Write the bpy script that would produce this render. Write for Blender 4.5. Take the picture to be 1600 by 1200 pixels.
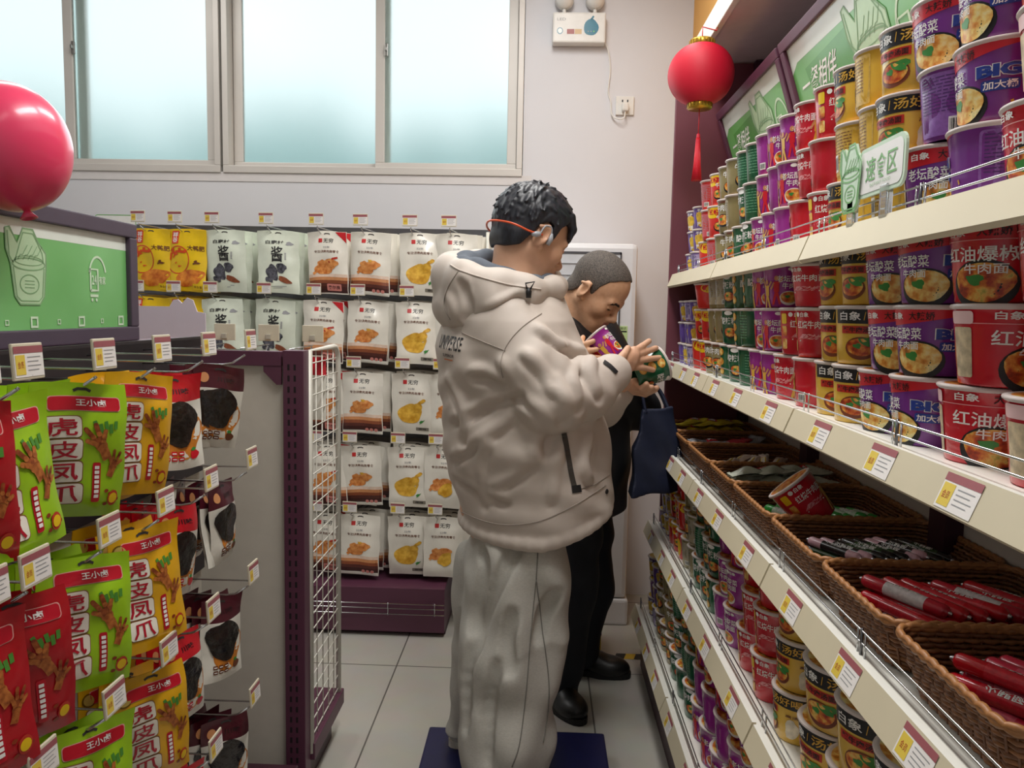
import bpy, bmesh, math, random
import numpy as np
from mathutils import Matrix, Vector, Euler
for o in list(bpy.data.objects): bpy.data.objects.remove(o)
S = bpy.context.scene; COL = S.collection
random.seed(7); RNG = np.random.default_rng(7)
PI = math.pi
# ------------------------------------------------------------------ camera
FPX = 1200.0; CAMZ = 1.40
def _n(v): v = np.array(v, float); return v/np.linalg.norm(v)
_d = _n((45/FPX, 113/FPX, -1)); _u = np.cross((1, -.02, 0), _d); _u = _n(_u); _x = np.cross(_d, _u)
MROT = np.array([_x, _d, _u])
cam = bpy.data.objects.new('camera', bpy.data.cameras.new('camera')); COL.objects.link(cam)
cam.data.sensor_width = 36; cam.data.lens = FPX/1600*36; cam.data.clip_start = .02
cam.matrix_world = Matrix.Translation((0, 0, CAMZ)) @ Matrix([list(r) for r in MROT]).to_4x4()
S.camera = cam
def at(px, py, Y):
    """point of the place seen at a pixel, at distance Y into the shop"""
    w = MROT @ np.array([(px-800)/FPX, (600-py)/FPX, -1]); w = w*(Y/w[1])
    return np.array([w[0], w[1], w[2]+CAMZ])
# ------------------------------------------------------------------ world and exposure
W = bpy.data.worlds.new('World'); S.world = W; W.use_nodes = True
bg = W.node_tree.nodes['Background']; bg.inputs['Color'].default_value = (.93, .97, 1, 1); bg.inputs['Strength'].default_value = 1.3
S.view_settings.view_transform = 'Standard'; S.view_settings.look = 'None'
S.view_settings.exposure = -.05; S.view_settings.gamma = 1; S.view_settings.use_curve_mapping = False
# ------------------------------------------------------------------ light from the ceiling panels
def area(name, loc, sx, sy, power, col=(1, .985, .955), rot=(0, 0, 0)):
    l = bpy.data.lights.new(name, 'AREA'); l.shape = 'RECTANGLE'; l.size = sx; l.size_y = sy; l.energy = power; l.color = col
    o = bpy.data.objects.new(name, l); COL.objects.link(o); o.location = loc; o.rotation_euler = rot; return o
for i, (lx, ly, pw_) in enumerate(((.10, 1.2, 29), (.0, 2.5, 21), (-1.7, 2.75, 11), (-.1, -.3, 3))):
    area('ceiling_panel_light', (lx, ly, 3.08), .3, 1.1, pw_)
area('window_daylight', (-1.25, 3.70, 2.55), 2.3, .9, 13, (.93, .98, 1), (math.radians(-90), 0, 0))
# ------------------------------------------------------------------ materials
def lin(c):
    if isinstance(c, str): c = [int(c[i:i+2], 16)/255 for i in (0, 2, 4)]
    return tuple(x/12.92 if x <= .04045 else ((x+.055)/1.055)**2.4 for x in c) + (1,)
MATS = {}
def pm(name, col, rough=.5, metal=0, var=.05, scale=25, bump=0, coat=0, col2=None, ramp=None, detail=3, trans=0, emit=0, stretch=None):
    """procedural material: noise moves between two tones of the thing's own colour"""
    if name in MATS: return MATS[name]
    m = bpy.data.materials.new(name); m.use_nodes = True; MATS[name] = m
    nt = m.node_tree; N = nt.nodes; L = nt.links; b = N['Principled BSDF']
    tc = N.new('ShaderNodeTexCoord'); nz = N.new('ShaderNodeTexNoise'); nz.inputs['Scale'].default_value = scale; nz.inputs['Detail'].default_value = detail
    if stretch:
        mp = N.new('ShaderNodeMapping'); mp.inputs['Scale'].default_value = stretch
        L.new(tc.outputs['Object'], mp.inputs['Vector']); L.new(mp.outputs[0], nz.inputs['Vector'])
    else: L.new(tc.outputs['Object'], nz.inputs['Vector'])
    cr = N.new('ShaderNodeValToRGB'); e = cr.color_ramp.elements
    c = lin(col)
    if ramp:
        while len(e) < len(ramp): e.new(.5)
        for k, (p, cc) in enumerate(ramp): e[k].position = p; e[k].color = lin(cc)
        cr.color_ramp.interpolation = 'LINEAR'
    else:
        e[0].position = .3; e[1].position = .7
        e[0].color = tuple(x*(1-var) for x in c[:3])+(1,); e[1].color = lin(col2) if col2 else tuple(min(1, x*(1+var)) for x in c[:3])+(1,)
    L.new(nz.outputs['Fac'], cr.inputs['Fac']); L.new(cr.outputs['Color'], b.inputs['Base Color'])
    b.inputs['Roughness'].default_value = rough; b.inputs['Metallic'].default_value = metal
    if coat: b.inputs['Coat Weight'].default_value = coat; b.inputs['Coat Roughness'].default_value = .12
    if trans: b.inputs['Transmission Weight'].default_value = trans
    if emit: L.new(cr.outputs['Color'], b.inputs['Emission Color']); b.inputs['Emission Strength'].default_value = emit
    if bump:
        bp = N.new('ShaderNodeBump'); bp.inputs['Strength'].default_value = bump; bp.inputs['Distance'].default_value = .01
        L.new(nz.outputs['Fac'], bp.inputs['Height']); L.new(bp.outputs['Normal'], b.inputs['Normal'])
    return m
# ------------------------------------------------------------------ object helpers
def tag(o, label=None, cat=None, group=None, kind=None):
    if label: o['label'] = label
    if cat: o['category'] = cat
    if group: o['group'] = group
    if kind: o['kind'] = kind
    return o
def empty(name, loc=(0, 0, 0), rz=0, parent=None):
    o = bpy.data.objects.new(name, None); COL.objects.link(o); o.location = loc; o.rotation_euler = (0, 0, rz); o.empty_display_size = .05
    if parent: o.parent = parent
    return o
ORD = ['first', 'second', 'third', 'fourth', 'fifth', 'sixth', 'seventh', 'eighth', 'ninth', 'tenth', 'eleventh', 'twelfth', 'thirteenth', 'fourteenth', 'fifteenth',
       'sixteenth', 'seventeenth', 'eighteenth', 'nineteenth', 'twentieth', 'twenty-first', 'twenty-second', 'twenty-third', 'twenty-fourth', 'twenty-fifth', 'twenty-sixth', 'twenty-seventh', 'twenty-eighth', 'twenty-ninth', 'thirtieth']
class MB:
    """collects shapes for ONE mesh object"""
    def __init__(s): s.v = []; s.f = []; s.mi = []; s.sm = []; s.mats = []
    def m(s, mat):
        if mat not in s.mats: s.mats.append(mat)
        return s.mats.index(mat)
    def add(s, verts, faces, mat, smooth=False):
        k = len(s.v); s.v.extend(tuple(map(float, p)) for p in verts); i = s.m(mat)
        for f in faces: s.f.append(tuple(a+k for a in f)); s.mi.append(i); s.sm.append(smooth)
    def box(s, lo, hi, mat, bev=0):
        (x0, y0, z0), (x1, y1, z1) = lo, hi
        if not bev:
            vs = [(x0, y0, z0), (x1, y0, z0), (x1, y1, z0), (x0, y1, z0), (x0, y0, z1), (x1, y0, z1), (x1, y1, z1), (x0, y1, z1)]
            s.add(vs, [(3, 2, 1, 0), (4, 5, 6, 7), (0, 1, 5, 4), (1, 2, 6, 5), (2, 3, 7, 6), (3, 0, 4, 7)], mat); return
        bm = bmesh.new(); bmesh.ops.create_cube(bm, size=1)
        for v in bm.verts: v.co = ((x0+x1)/2+v.co.x*(x1-x0), (y0+y1)/2+v.co.y*(y1-y0), (z0+z1)/2+v.co.z*(z1-z0))
        bmesh.ops.bevel(bm, geom=bm.edges[:], offset=bev, segments=2, affect='EDGES', profile=.6)
        s.frombm(bm, mat, False)
    def frombm(s, bm, mat, smooth):
        bm.verts.ensure_lookup_table(); bm.verts.index_update()
        s.add([v.co[:] for v in bm.verts], [[v.index for v in f.verts] for f in bm.faces], mat, smooth); bm.free()
    def tube(s, pts, r, mat, n=8, closed=False, caps=True):
        pts = [np.array(p, float) for p in pts]; K = len(pts); rs = r if hasattr(r, '__len__') else [r]*K
        vs = []; prev = None
        for i, p in enumerate(pts):
            a = pts[(i-1) % K] if (closed or i > 0) else p; b = pts[(i+1) % K] if (closed or i < K-1) else p
            t = b-a; t = t/(np.linalg.norm(t)+1e-12)
            if prev is None:
                h = np.array([0, 0, 1.]) if abs(t[2]) < .9 else np.array([1., 0, 0])
                nrm = np.cross(t, h)
            else: nrm = prev-t*np.dot(prev, t)
            nrm = nrm/(np.linalg.norm(nrm)+1e-12); prev = nrm; bn = np.cross(t, nrm)
            for k in range(n):
                an = 2*PI*k/n; vs.append(p+rs[i]*(math.cos(an)*nrm+math.sin(an)*bn))
        fs = []
        for i in range(K if closed else K-1):
            j = (i+1) % K
            for k in range(n): fs.append((i*n+k, i*n+(k+1) % n, j*n+(k+1) % n, j*n+k))
        if caps and not closed: fs.append(tuple(range(n))[::-1]); fs.append(tuple(range((K-1)*n, K*n)))
        s.add(vs, fs, mat, True)
    def lathe(s, prof, mat, n=32, c=(0, 0, 0), smooth=True, mats=None):
        vs = [(c[0]+r*math.cos(2*PI*k/n), c[1]+r*math.sin(2*PI*k/n), c[2]+z) for r, z in prof for k in range(n)]
        for i in range(len(prof)-1):
            fs = [(i*n+k, i*n+(k+1) % n, (i+1)*n+(k+1) % n, (i+1)*n+k) for k in range(n)]
            if i == 0: base = len(s.v); s.v.extend(tuple(map(float, p)) for p in vs)
            mi = s.m(mats[i] if mats else mat)
            for f in fs: s.f.append(tuple(a+base for a in f)); s.mi.append(mi); s.sm.append(smooth)
    def prism(s, poly, fn, d, mat):
        """polygon (2-D) -> front face at fn(u,v,0), back at fn(u,v,d)"""
        n = len(poly); vs = [fn(u, v, 0) for u, v in poly]+[fn(u, v, d) for u, v in poly]
        s.add(vs, [tuple(range(n)), tuple(range(2*n-1, n-1, -1))]+[(i, i+n, (i+1) % n+n, (i+1) % n) for i in range(n)], mat)
    def grid(s, u0, u1, v0, v1, nu, nv, fn, mat, smooth=True):
        vs = [fn(u0+(u1-u0)*i/nu, v0+(v1-v0)*j/nv) for j in range(nv+1) for i in range(nu+1)]
        s.add(vs, [(j*(nu+1)+i, j*(nu+1)+i+1, (j+1)*(nu+1)+i+1, (j+1)*(nu+1)+i) for j in range(nv) for i in range(nu)], mat, smooth)
    def disc(s, u, v, ru, rv, fn, mat, n=20, rings=2, wob=0, rot=0):
        vs = [fn(u, v)]; fs = []
        c, sn = math.cos(rot), math.sin(rot)
        for r in range(1, rings+1):
            for k in range(n):
                a = 2*PI*k/n; q = r/rings*(1+wob*math.sin(a*3+u*50)+wob*.6*math.sin(a*5+1))
                x, y = ru*q*math.cos(a), rv*q*math.sin(a); vs.append(fn(u+x*c-y*sn, v+x*sn+y*c))
        for k in range(n): fs.append((0, 1+k, 1+(k+1) % n))
        for r in range(rings-1):
            for k in range(n): fs.append((1+r*n+k, 1+(r+1)*n+k, 1+(r+1)*n+(k+1) % n, 1+r*n+(k+1) % n))
        s.add(vs, fs, mat, True)
    def rrect(s, u0, u1, v0, v1, rad, fn, mat, nu=4):
        """rounded rectangle patch"""
        pts = []
        for cx, cy, a0 in ((u1-rad, v1-rad, 0), (u0+rad, v1-rad, 90), (u0+rad, v0+rad, 180), (u1-rad, v0+rad, 270)):
            for k in range(4): a = math.radians(a0+30*k); pts.append((cx+rad*math.cos(a), cy+rad*math.sin(a)))
        # dense outline then fan from centre line
        dense = []
        for i, p in enumerate(pts):
            q = pts[(i+1) % len(pts)]; dense.append(p); L = math.hypot(q[0]-p[0], q[1]-p[1]); k = int(L/.012)
            for j in range(1, k+1): dense.append((p[0]+(q[0]-p[0])*j/(k+1), p[1]+(q[1]-p[1])*j/(k+1)))
        cu, cv = (u0+u1)/2, (v0+v1)/2
        vs = [fn(cu, cv)]+[fn(cu+(a-cu)*.5, cv+(b-cv)*.5) for a, b in dense]+[fn(a, b) for a, b in dense]; n = len(dense)
        fs = [(0, 1+k, 1+(k+1) % n) for k in range(n)]+[(1+k, 1+n+k, 1+n+(k+1) % n, 1+(k+1) % n) for k in range(n)]
        s.add(vs, fs, mat, True)
    def text(s, st, u, v, w, h, fn, mat, bold=.02, vertical=False, shear=0):
        """writing fitted to a box w x h centred at u,v"""
        T, F = glyphs(st, bold, vertical)
        s.add([fn(u+(x+shear*y)*w, v+y*h) for x, y in T], F, mat)
    def stroke(s, pts, r, fn, mat, closed=False):
        """flat line of half-width r along 2-D points"""
        P = [np.array(p, float) for p in pts]; K = len(P); vs = []
        for i, p in enumerate(P):
            a = P[(i-1) % K] if closed or i > 0 else p; b = P[(i+1) % K] if closed or i < K-1 else p
            t = b-a; t = t/(np.linalg.norm(t)+1e-12); nn = np.array([-t[1], t[0]])*r
            vs += [fn(*(p+nn)), fn(*(p-nn))]
        fs = [(2*i, 2*i+1, (2*i+3) % (2*K), (2*i+2) % (2*K)) for i in range(K if closed else K-1)]
        s.add(vs, fs, mat)
    def xf(s, M):
        M = np.array(M); s.v = [tuple(M[:3, :3] @ np.array(p)+M[:3, 3]) for p in s.v]; return s
    def mesh(s, name):
        me = bpy.data.meshes.new(name); me.from_pydata(s.v, [], s.f)
        for m in s.mats: me.materials.append(m)
        me.polygons.foreach_set('material_index', s.mi); me.polygons.foreach_set('use_smooth', s.sm); me.update(); return me
    def build(s, name, parent=None, loc=None, rot=None):
        o = bpy.data.objects.new(name, s.mesh(name)); COL.objects.link(o)
        if parent: o.parent = parent
        if loc is not None: o.location = loc
        if rot is not None: o.rotation_euler = rot
        return o
_G = {}
def glyphs(st, bold=.02, vertical=False):
    key = (st, bold, vertical)
    if key in _G: return _G[key]
    cu = bpy.data.curves.new('t', 'FONT'); cu.body = '\n'.join(st) if vertical else st; cu.offset = bold; cu.resolution_u = 2; cu.space_line = .95; cu.align_x = 'CENTER' if vertical else 'LEFT'
    o = bpy.data.objects.new('t', cu); COL.objects.link(o)
    dg = bpy.context.evaluated_depsgraph_get(); me = o.evaluated_get(dg).to_mesh()
    V = np.array([v.co[:2] for v in me.vertices]); F = [tuple(p.vertices) for p in me.polygons]
    o.evaluated_get(dg).to_mesh_clear(); bpy.data.objects.remove(o); bpy.data.curves.remove(cu)
    lo, hi = V.min(0), V.max(0); V = (V-(lo+hi)/2)/np.maximum(hi-lo, 1e-6); _G[key] = (V, F); return _G[key]
def copy_tree(o, parent=None):
    c = o.copy(); COL.objects.link(c)
    if parent: c.parent = parent
    for ch in list(o.children): copy_tree(ch, c)
    return c
def struct(o): o['kind'] = 'structure'; return o

# ------------------------------------------------------------------ common materials
WHITE = pm('white print', 'f4f2ee', .4, var=.02); BLACK = pm('black print', '17161a', .4, var=.1); GREY = pm('grey print', '9a9a9c', .5)
RED = pm('red print', 'd0182a', .35, var=.04); YEL = pm('yellow print', 'f0c818', .4, var=.04); PURP = pm('plum print', '7c2038', .45)
CHROME = pm('chrome wire', 'c9cbcc', .22, 1, var=.05); DCHROME = pm('dark steel wire', '77777a', .3, 1)
PLUM = pm('plum enamel', '5a3044', .42, var=.05, scale=8); PLUMD = pm('dark plum enamel', '3b1a28', .45, var=.05)
CREAM = pm('cream enamel', 'd3c8ac', .45, var=.03, scale=6); SHELFW = pm('white enamel', 'e9e7de', .4, var=.02)
PAPER = pm('tag paper', 'efeae6', .5, var=.02)
# ------------------------------------------------------------------ the room
Wm = pm('wall paint', 'd8d7da', .85, var=.02, scale=2.5); YW = 3.75
def wall_with_hole(name, x0, x1, z0, z1, hx0, hx1, hz0, hz1):
    b = MB()
    for a, c in (((x0, z0), (hx0, z1)), ((hx1, z0), (x1, z1)), ((hx0, z0), (hx1, hz0)), ((hx0, hz1), (hx1, z1))):
        b.box((a[0], YW, a[1]), (c[0], YW+.2, c[1]), Wm)
    return struct(b.build(name))
wall_with_hole('wall_back', -3.6, .95, 0, 3.15, -2.95, at(819, 150, YW)[0], 2.045, 3.0)
b = MB(); b.box((-3.7, -1.2, 0), (-3.6, 3.95, 3.15), Wm); struct(b.build('wall_left_added'))  # unseen side wall, added to keep open sky light out of the room
b = MB(); b.box((-3.7, -1.3, 0), (1.05, -1.2, 3.15), Wm); struct(b.build('wall_front_added'))  # unseen wall behind the camera, added to cut the sky fill
b = MB(); b.box((.95, -1.2, 0), (1.05, 2.99, 3.15), Wm); struct(b.build('wall_right'))
OR = pm('orange wall paint', 'e3a95c', .8, var=.03, scale=3)
b = MB(); b.box((.68, 3.0, 0), (1.05, 3.95, 3.15), OR); struct(b.build('wall_right_end'))
b = MB(); b.box((-3.6, -1.2, 3.15), (1.05, 3.95, 3.25), pm('ceiling paint', 'e6e4e0', .9, var=.01)); struct(b.build('ceiling'))
# floor: square glazed tiles with dark joints
m = bpy.data.materials.new('floor tile'); m.use_nodes = True; nt = m.node_tree; N = nt.nodes; L = nt.links; bs = N['Principled BSDF']
tc = N.new('ShaderNodeTexCoord'); mp = N.new('ShaderNodeMapping'); mp.inputs['Location'].default_value = (.535, -2.89, 0)
br = N.new('ShaderNodeTexBrick'); br.offset = 0; br.inputs['Scale'].default_value = 1; br.inputs['Brick Width'].default_value = .75; br.inputs['Row Height'].default_value = .75
br.inputs['Mortar Size'].default_value = .003; br.inputs['Color1'].default_value = lin('c2beb4'); br.inputs['Color2'].default_value = lin('bfbbb2'); br.inputs['Mortar'].default_value = lin('6c6862')
nz = N.new('ShaderNodeTexNoise'); nz.inputs['Scale'].default_value = 9; nz.inputs['Detail'].default_value = 6
mx = N.new('ShaderNodeMix'); mx.data_type = 'RGBA'; mx.blend_type = 'MULTIPLY'; mx.inputs[0].default_value = .18
L.new(tc.outputs['Object'], mp.inputs[0]); L.new(mp.outputs[0], br.inputs['Vector']); L.new(tc.outputs['Object'], nz.inputs['Vector'])
L.new(br.outputs['Color'], mx.inputs[6]); L.new(nz.outputs['Color'], mx.inputs[7]); L.new(mx.outputs[2], bs.inputs['Base Color']); bs.inputs['Roughness'].default_value = .28
b = MB(); b.box((-3.6, -1.2, -.1), (1.05, 3.95, 0), m); struct(b.build('floor'))
b = MB()                                                     # hazard tape stuck to the floor by the cooler
YT, BT = pm('yellow tape', 'd9b52c', .5), pm('black tape', '1c1b1a', .5)
for k in range(5):
    b.add([(.33+k*.04, 3.02, .001), (.37+k*.04, 3.02, .001), (.385+k*.04, 3.07, .001), (.345+k*.04, 3.07, .001)], [(0, 1, 2, 3)], BT if k % 2 == 0 else YT)
tag(b.build('floor_tape'), 'black and yellow hazard tape on floor at foot of white cabinet', 'floor tape')
# ------------------------------------------------------------------ windows
ALU = pm('window aluminium', 'cfc9c2', .45, .1, var=.03, scale=4)
GL = bpy.data.materials.new('frosted glass'); GL.use_nodes = True; bs = GL.node_tree.nodes['Principled BSDF']
bs.inputs['Base Color'].default_value = (.86, .98, .965, 1); bs.inputs['Roughness'].default_value = .42; bs.inputs['IOR'].default_value = 1.35; bs.inputs['Transmission Weight'].default_value = 1
_nt = GL.node_tree; _z = _nt.nodes.new('ShaderNodeTexNoise'); _z.inputs['Scale'].default_value = 220; _b = _nt.nodes.new('ShaderNodeBump'); _b.inputs['Strength'].default_value = .08
_nt.links.new(_z.outputs['Fac'], _b.inputs['Height']); _nt.links.new(_b.outputs['Normal'], bs.inputs['Normal'])
def wx(px): return at(px, 150, YW)[0]
def window(name, fx0, fx1, stile, far_left=None):
    """two sliding sashes: fx0..fx1 outer frame in metres, stile = (x0,x1) where the sashes overlap"""
    z0, z1, y = 2.045, 3.0, YW
    w = struct(empty(name, ((fx0+fx1)/2, y, z0))); off = Vector(w.location)
    def part(n, bx, bev=.003):
        b = MB()
        for lo, hi in bx: b.box(Vector(lo)-off, Vector(hi)-off, ALU if n != 'pane' else GL, bev if n != 'pane' else 0)
        return b.build(n, w)
    part('frame', [((fx0, y-.012, z0-.005), (fx1, y+.1, z0+.03)), ((fx0, y-.012, z1-.03), (fx1, y+.1, z1)), ((fx0, y-.012, z0+.03), (fx0+.028, y+.1, z1-.03)), ((fx1-.028, y-.012, z0+.03), (fx1, y+.1, z1-.03))])
    for (a, c, dy) in ((fx0+.03, stile[1], .055), (stile[0], fx1-.03, .02)):
        s = part('sash', [((a, y+dy, z0+.03), (c, y+dy+.028, z0+.058)), ((a, y+dy, z1-.06), (c, y+dy+.028, z1-.03)), ((a, y+dy, z0+.058), (a+.045, y+dy+.028, z1-.06)), ((c-.045, y+dy, z0+.058), (c, y+dy+.028, z1-.06))])
        p = part('pane', [((a+.045, y+dy+.011, z0+.058), (c-.045, y+dy+.015, z1-.06))]); p.parent = s
    k = MB(); k.box((stile[0]+.046-off.x, -.0+.008, .55), (stile[0]+.062-off.x, .02, .61), pm('lock metal', '9a9894', .35, .8), .003); k.box((stile[0]+.05-off.x, -.008, .572), (stile[0]+.058-off.x, .012, .588), pm('lock metal', '9a9894', .35, .8), .002); k.build('latch', w)
window('window_1', -2.93, wx(344), (wx(97), wx(126)))
window('window_2', wx(348), wx(818), (wx(585), wx(606)))
# sill and a backdrop added outside to tint the lower panes
b = MB(); b.box((-3.0, YW-.004, 2.0), (-.06, YW+.0, 2.045), pm('sill plaster', 'd9d4d2', .8, var=.02)); struct(b.build('trim_1'))
BACKDROP = pm('backdrop tint', '9cc0ba', .9, var=.15, scale=5, col2='c2dcdc', bump=.4)
b = MB()
for j in range(9):
    cx = -4.6+j*.68; bm = bmesh.new(); bmesh.ops.create_icosphere(bm, subdivisions=3, radius=1)
    for v in bm.verts:
        q = v.co*(1+.13*math.sin(v.co.x*9+j)+.1*math.sin(v.co.z*11+v.co.y*7)); v.co = (cx+q.x*.6, 6.0+q.y*.5, 1.32+q.z*1.5+.12*math.sin(j*2.1))
    b.frombm(bm, BACKDROP, True)
tag(b.build('backdrop'), 'added pale teal hedge outside behind the frosted windows', 'backdrop', kind='stuff')
# ================================================================== wall shelving on the right
FAR = 2.97; BAYS = [2.97, 2.22, 1.47, .72, -.03]; XB = .80
SH = [('top', .50, 1.545), ('second', .49, 1.22), ('third', .46, .915), ('fourth', .443, .59), ('lowest', .405, .25)]
unit = tag(empty('shelving_unit', (.62, 1.5, 0)), 'long plum and cream wall shelving unit stacked with cup noodles and baskets', 'shelving unit')
UO = np.array([.62, 1.5, 0])
def upart(mb, name, parent=None):
    mb.v = [tuple(np.array(p)-UO) for p in mb.v]; return mb.build(name, parent or unit)
b = MB(); b.box((XB, .0, .05), (XB+.02, FAR, 1.75), pm('shelf back', 'cfc8c2', .5, var=.02)); upart(b, 'back_panel')
for yb in BAYS:
    b = MB(); b.box((XB-.035, yb-.035, 0), (XB+.03, yb+.025 if yb < FAR else yb, 2.33), PLUMD); upart(b, 'upright')
b = MB(); b.box((.485, FAR+.001, 0), (.83, FAR+.02, 2.33), pm('maroon panel', '6e3842', .45, var=.04, scale=5), .004); upart(b, 'end_panel')
b = MB(); b.box((.43, 0, .0), (.47, FAR, .20), PLUMD); upart(b, 'kick_plate')
def price_print(b, fn, w, h, nu=1):
    """price ticket: plum strip on top, yellow block at left, grey lines at right"""
    q = lambda u0, u1, v0, v1, k, mt: b.add([fn(u0, v0, k), fn(u1, v0, k), fn(u1, v1, k), fn(u0, v1, k)], [(0, 1, 2, 3)], mt)
    q(-w/2, w/2, -h/2, h/2, .0002, PAPER); q(-w/2, w/2, h*.27, h/2, .0005, pm('ticket heading', 'a05a60', .5)); q(-w*.46, -w*.14, -h*.42, h*.22, .0005, pm('ticket yellow', 'e2c64e', .5))
    for k in range(4): q(-w*.06, w*(.4-.08*(k % 2)), h*(.12-.14*k), h*(.15-.14*k), .0005, GREY)
    b.text('会员', -w*.3, -h*.1, w*.2, h*.22, lambda u, v: fn(u, v, .0008), pm('ticket red', 'b3402c', .5), 0)
for name, xf, z in SH:
    b = MB(); b.box((xf, 0, z-.022), (XB, FAR-.002, z), SHELFW); s = upart(b, 'shelf')
    for k in range(4):                                       # sloped price channel of each bay, tickets in it
        y1, y0 = BAYS[k]-.004, BAYS[k+1]+.004; b = MB()
        pr = [(xf+.004, z+.006), (xf-.004, z+.006), (xf-.022, z-.040), (xf-.014, z-.046), (xf+.004, z-.04)]
        b.v = []; n = len(pr); vs = [(x, y0, zz) for x, zz in pr]+[(x, y1, zz) for x, zz in pr]
        b.add(vs, [tuple(range(n)), tuple(range(2*n-1, n-1, -1))], CREAM); b.add(vs, [(i, i+n, (i+1) % n+n, (i+1) % n) for i in range(1, n)], CREAM); b.add(vs, [(0, n, n+1, 1)], SHELFW)
        upart(b, 'price_rail', s)
        for j in range(3):
            yc = y1-(y1-y0)*(.18+.32*j)+.03*math.sin(j*5+k*3+z*20)
            if yc < .6 or name == 'top': continue
            mid = np.array([xf-.0132, yc, z-.0175]); e_v = _n((.018, 0, .046)); nrm = _n((-.046, 0, .018))
            fn = lambda u, v, k, mid=mid, e_v=e_v, nrm=nrm: mid+np.array([0, -1, 0])*u+e_v*v+nrm*(k+.0006)
            b = MB(); price_print(b, fn, .075, .043); upart(b, 'price_ticket', s)
    b = MB(); xg = xf+.014
    for zz in (.018, .036): b.tube([(xg, .05, z+zz), (xg, FAR-.02, z+zz)], .0016, CHROME, 6)
    yk = FAR-.02
    while yk > .3:
        for dy in (0, .025): b.tube([(xg, yk-dy, z), (xg, yk-dy, z+.038)], .0016, CHROME, 6)
        b.tube([(xg, yk-.012, z), (xg, yk-.012, z+.04)], .0024, DCHROME, 6) if int(yk*100) % 2 else None
        yk -= .37
    upart(b, 'wire_guard', s)
# canopy over the unit
can = tag(empty('canopy', (.75, 1.5, 2.33)), 'white edged canopy with grey plum underside above wall shelving', 'canopy'); UO = np.array([.75, 1.5, 2.33])
b = MB(); b.box((.565, 0, 2.335), (.94, FAR+.02, 2.40), pm('soffit grey', 'd8caca', .7, var=.03)); upart(b, 'soffit', can)
b = MB(); b.box((.545, 0, 2.325), (.565, FAR+.02, 2.41), SHELFW, .003); upart(b, 'fascia', can)
# ------------------------------------------------------------------ green poster light boxes
PG = pm('poster green', '5fae52', .35, var=.12, scale=2.2, col2='8ccf86', coat=.4); PW = pm('poster pale', 'dfe6dc', .35, var=.02, coat=.4); PGD = pm('poster deep green', '4f9a45', .35, coat=.4); PLN = pm('poster line', 'cfe6c8', .4)
def cup_drawing(b, fn, cu, cv, s, body, line, lw=.006):
    """outline drawing of a noodle cup with open lid and fork"""
    P = lambda pts: [(cu+x*s*1.12, cv+y*s) for x, y in pts]
    f1 = lambda u, v: fn(u, v, .0010); f2 = lambda u, v: fn(u, v, .0014)
    out = P([(-.2, -.5), (.2, -.5), (.3, -.38), (.36, .1), (.36, .28), (.2, .45), (.1, .62), (-.1, .62), (-.22, .4), (-.36, .62), (-.44, .6), (-.44, .3), (-.36, .1), (-.3, -.38)])
    b.add([f1(u, v) for u, v in out], [tuple(range(len(out)))], body); b.stroke(out, lw*s*2.2, f2, line, True)
    el = lambda x, y, rx, ry, n=24: P([(x+rx*math.cos(2*PI*k/n), y+ry*math.sin(2*PI*k/n)) for k in range(n)])
    b.stroke(el(0, .1, .33, .09), lw*s*1.6, f2, line, True); b.stroke(el(0, .15, .29, .07), lw*s, f2, line, True)
    b.stroke(P([(-.28, .13), (-.1, .56), (.1, .56), (.28, .28), (.3, .14)]), lw*s*1.6, f2, line)
    for k in range(4): b.stroke(P([(-.22+.1*k+.05*j, .16+.05*j+.025*math.sin(j*2.1)) for j in range(5)]), lw*s, f2, line)
    b.stroke(P([(-.31, .05), (-.26, -.38), (-.18, -.45), (.18, -.45), (.26, -.38), (.31, .05)]), lw*s*1.6, f2, line)
    b.stroke(el(0, -.2, .19, .14), lw*s*1.6, f2, line, True)
    for k in range(3): b.stroke(P([(-.1, -.15-.05*k), (.1, -.15-.05*k)]), lw*s, f2, line)
    b.stroke(P([(-.4, .56), (-.38, .2), (-.3, .1)]), lw*s*2, f2, line)
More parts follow.
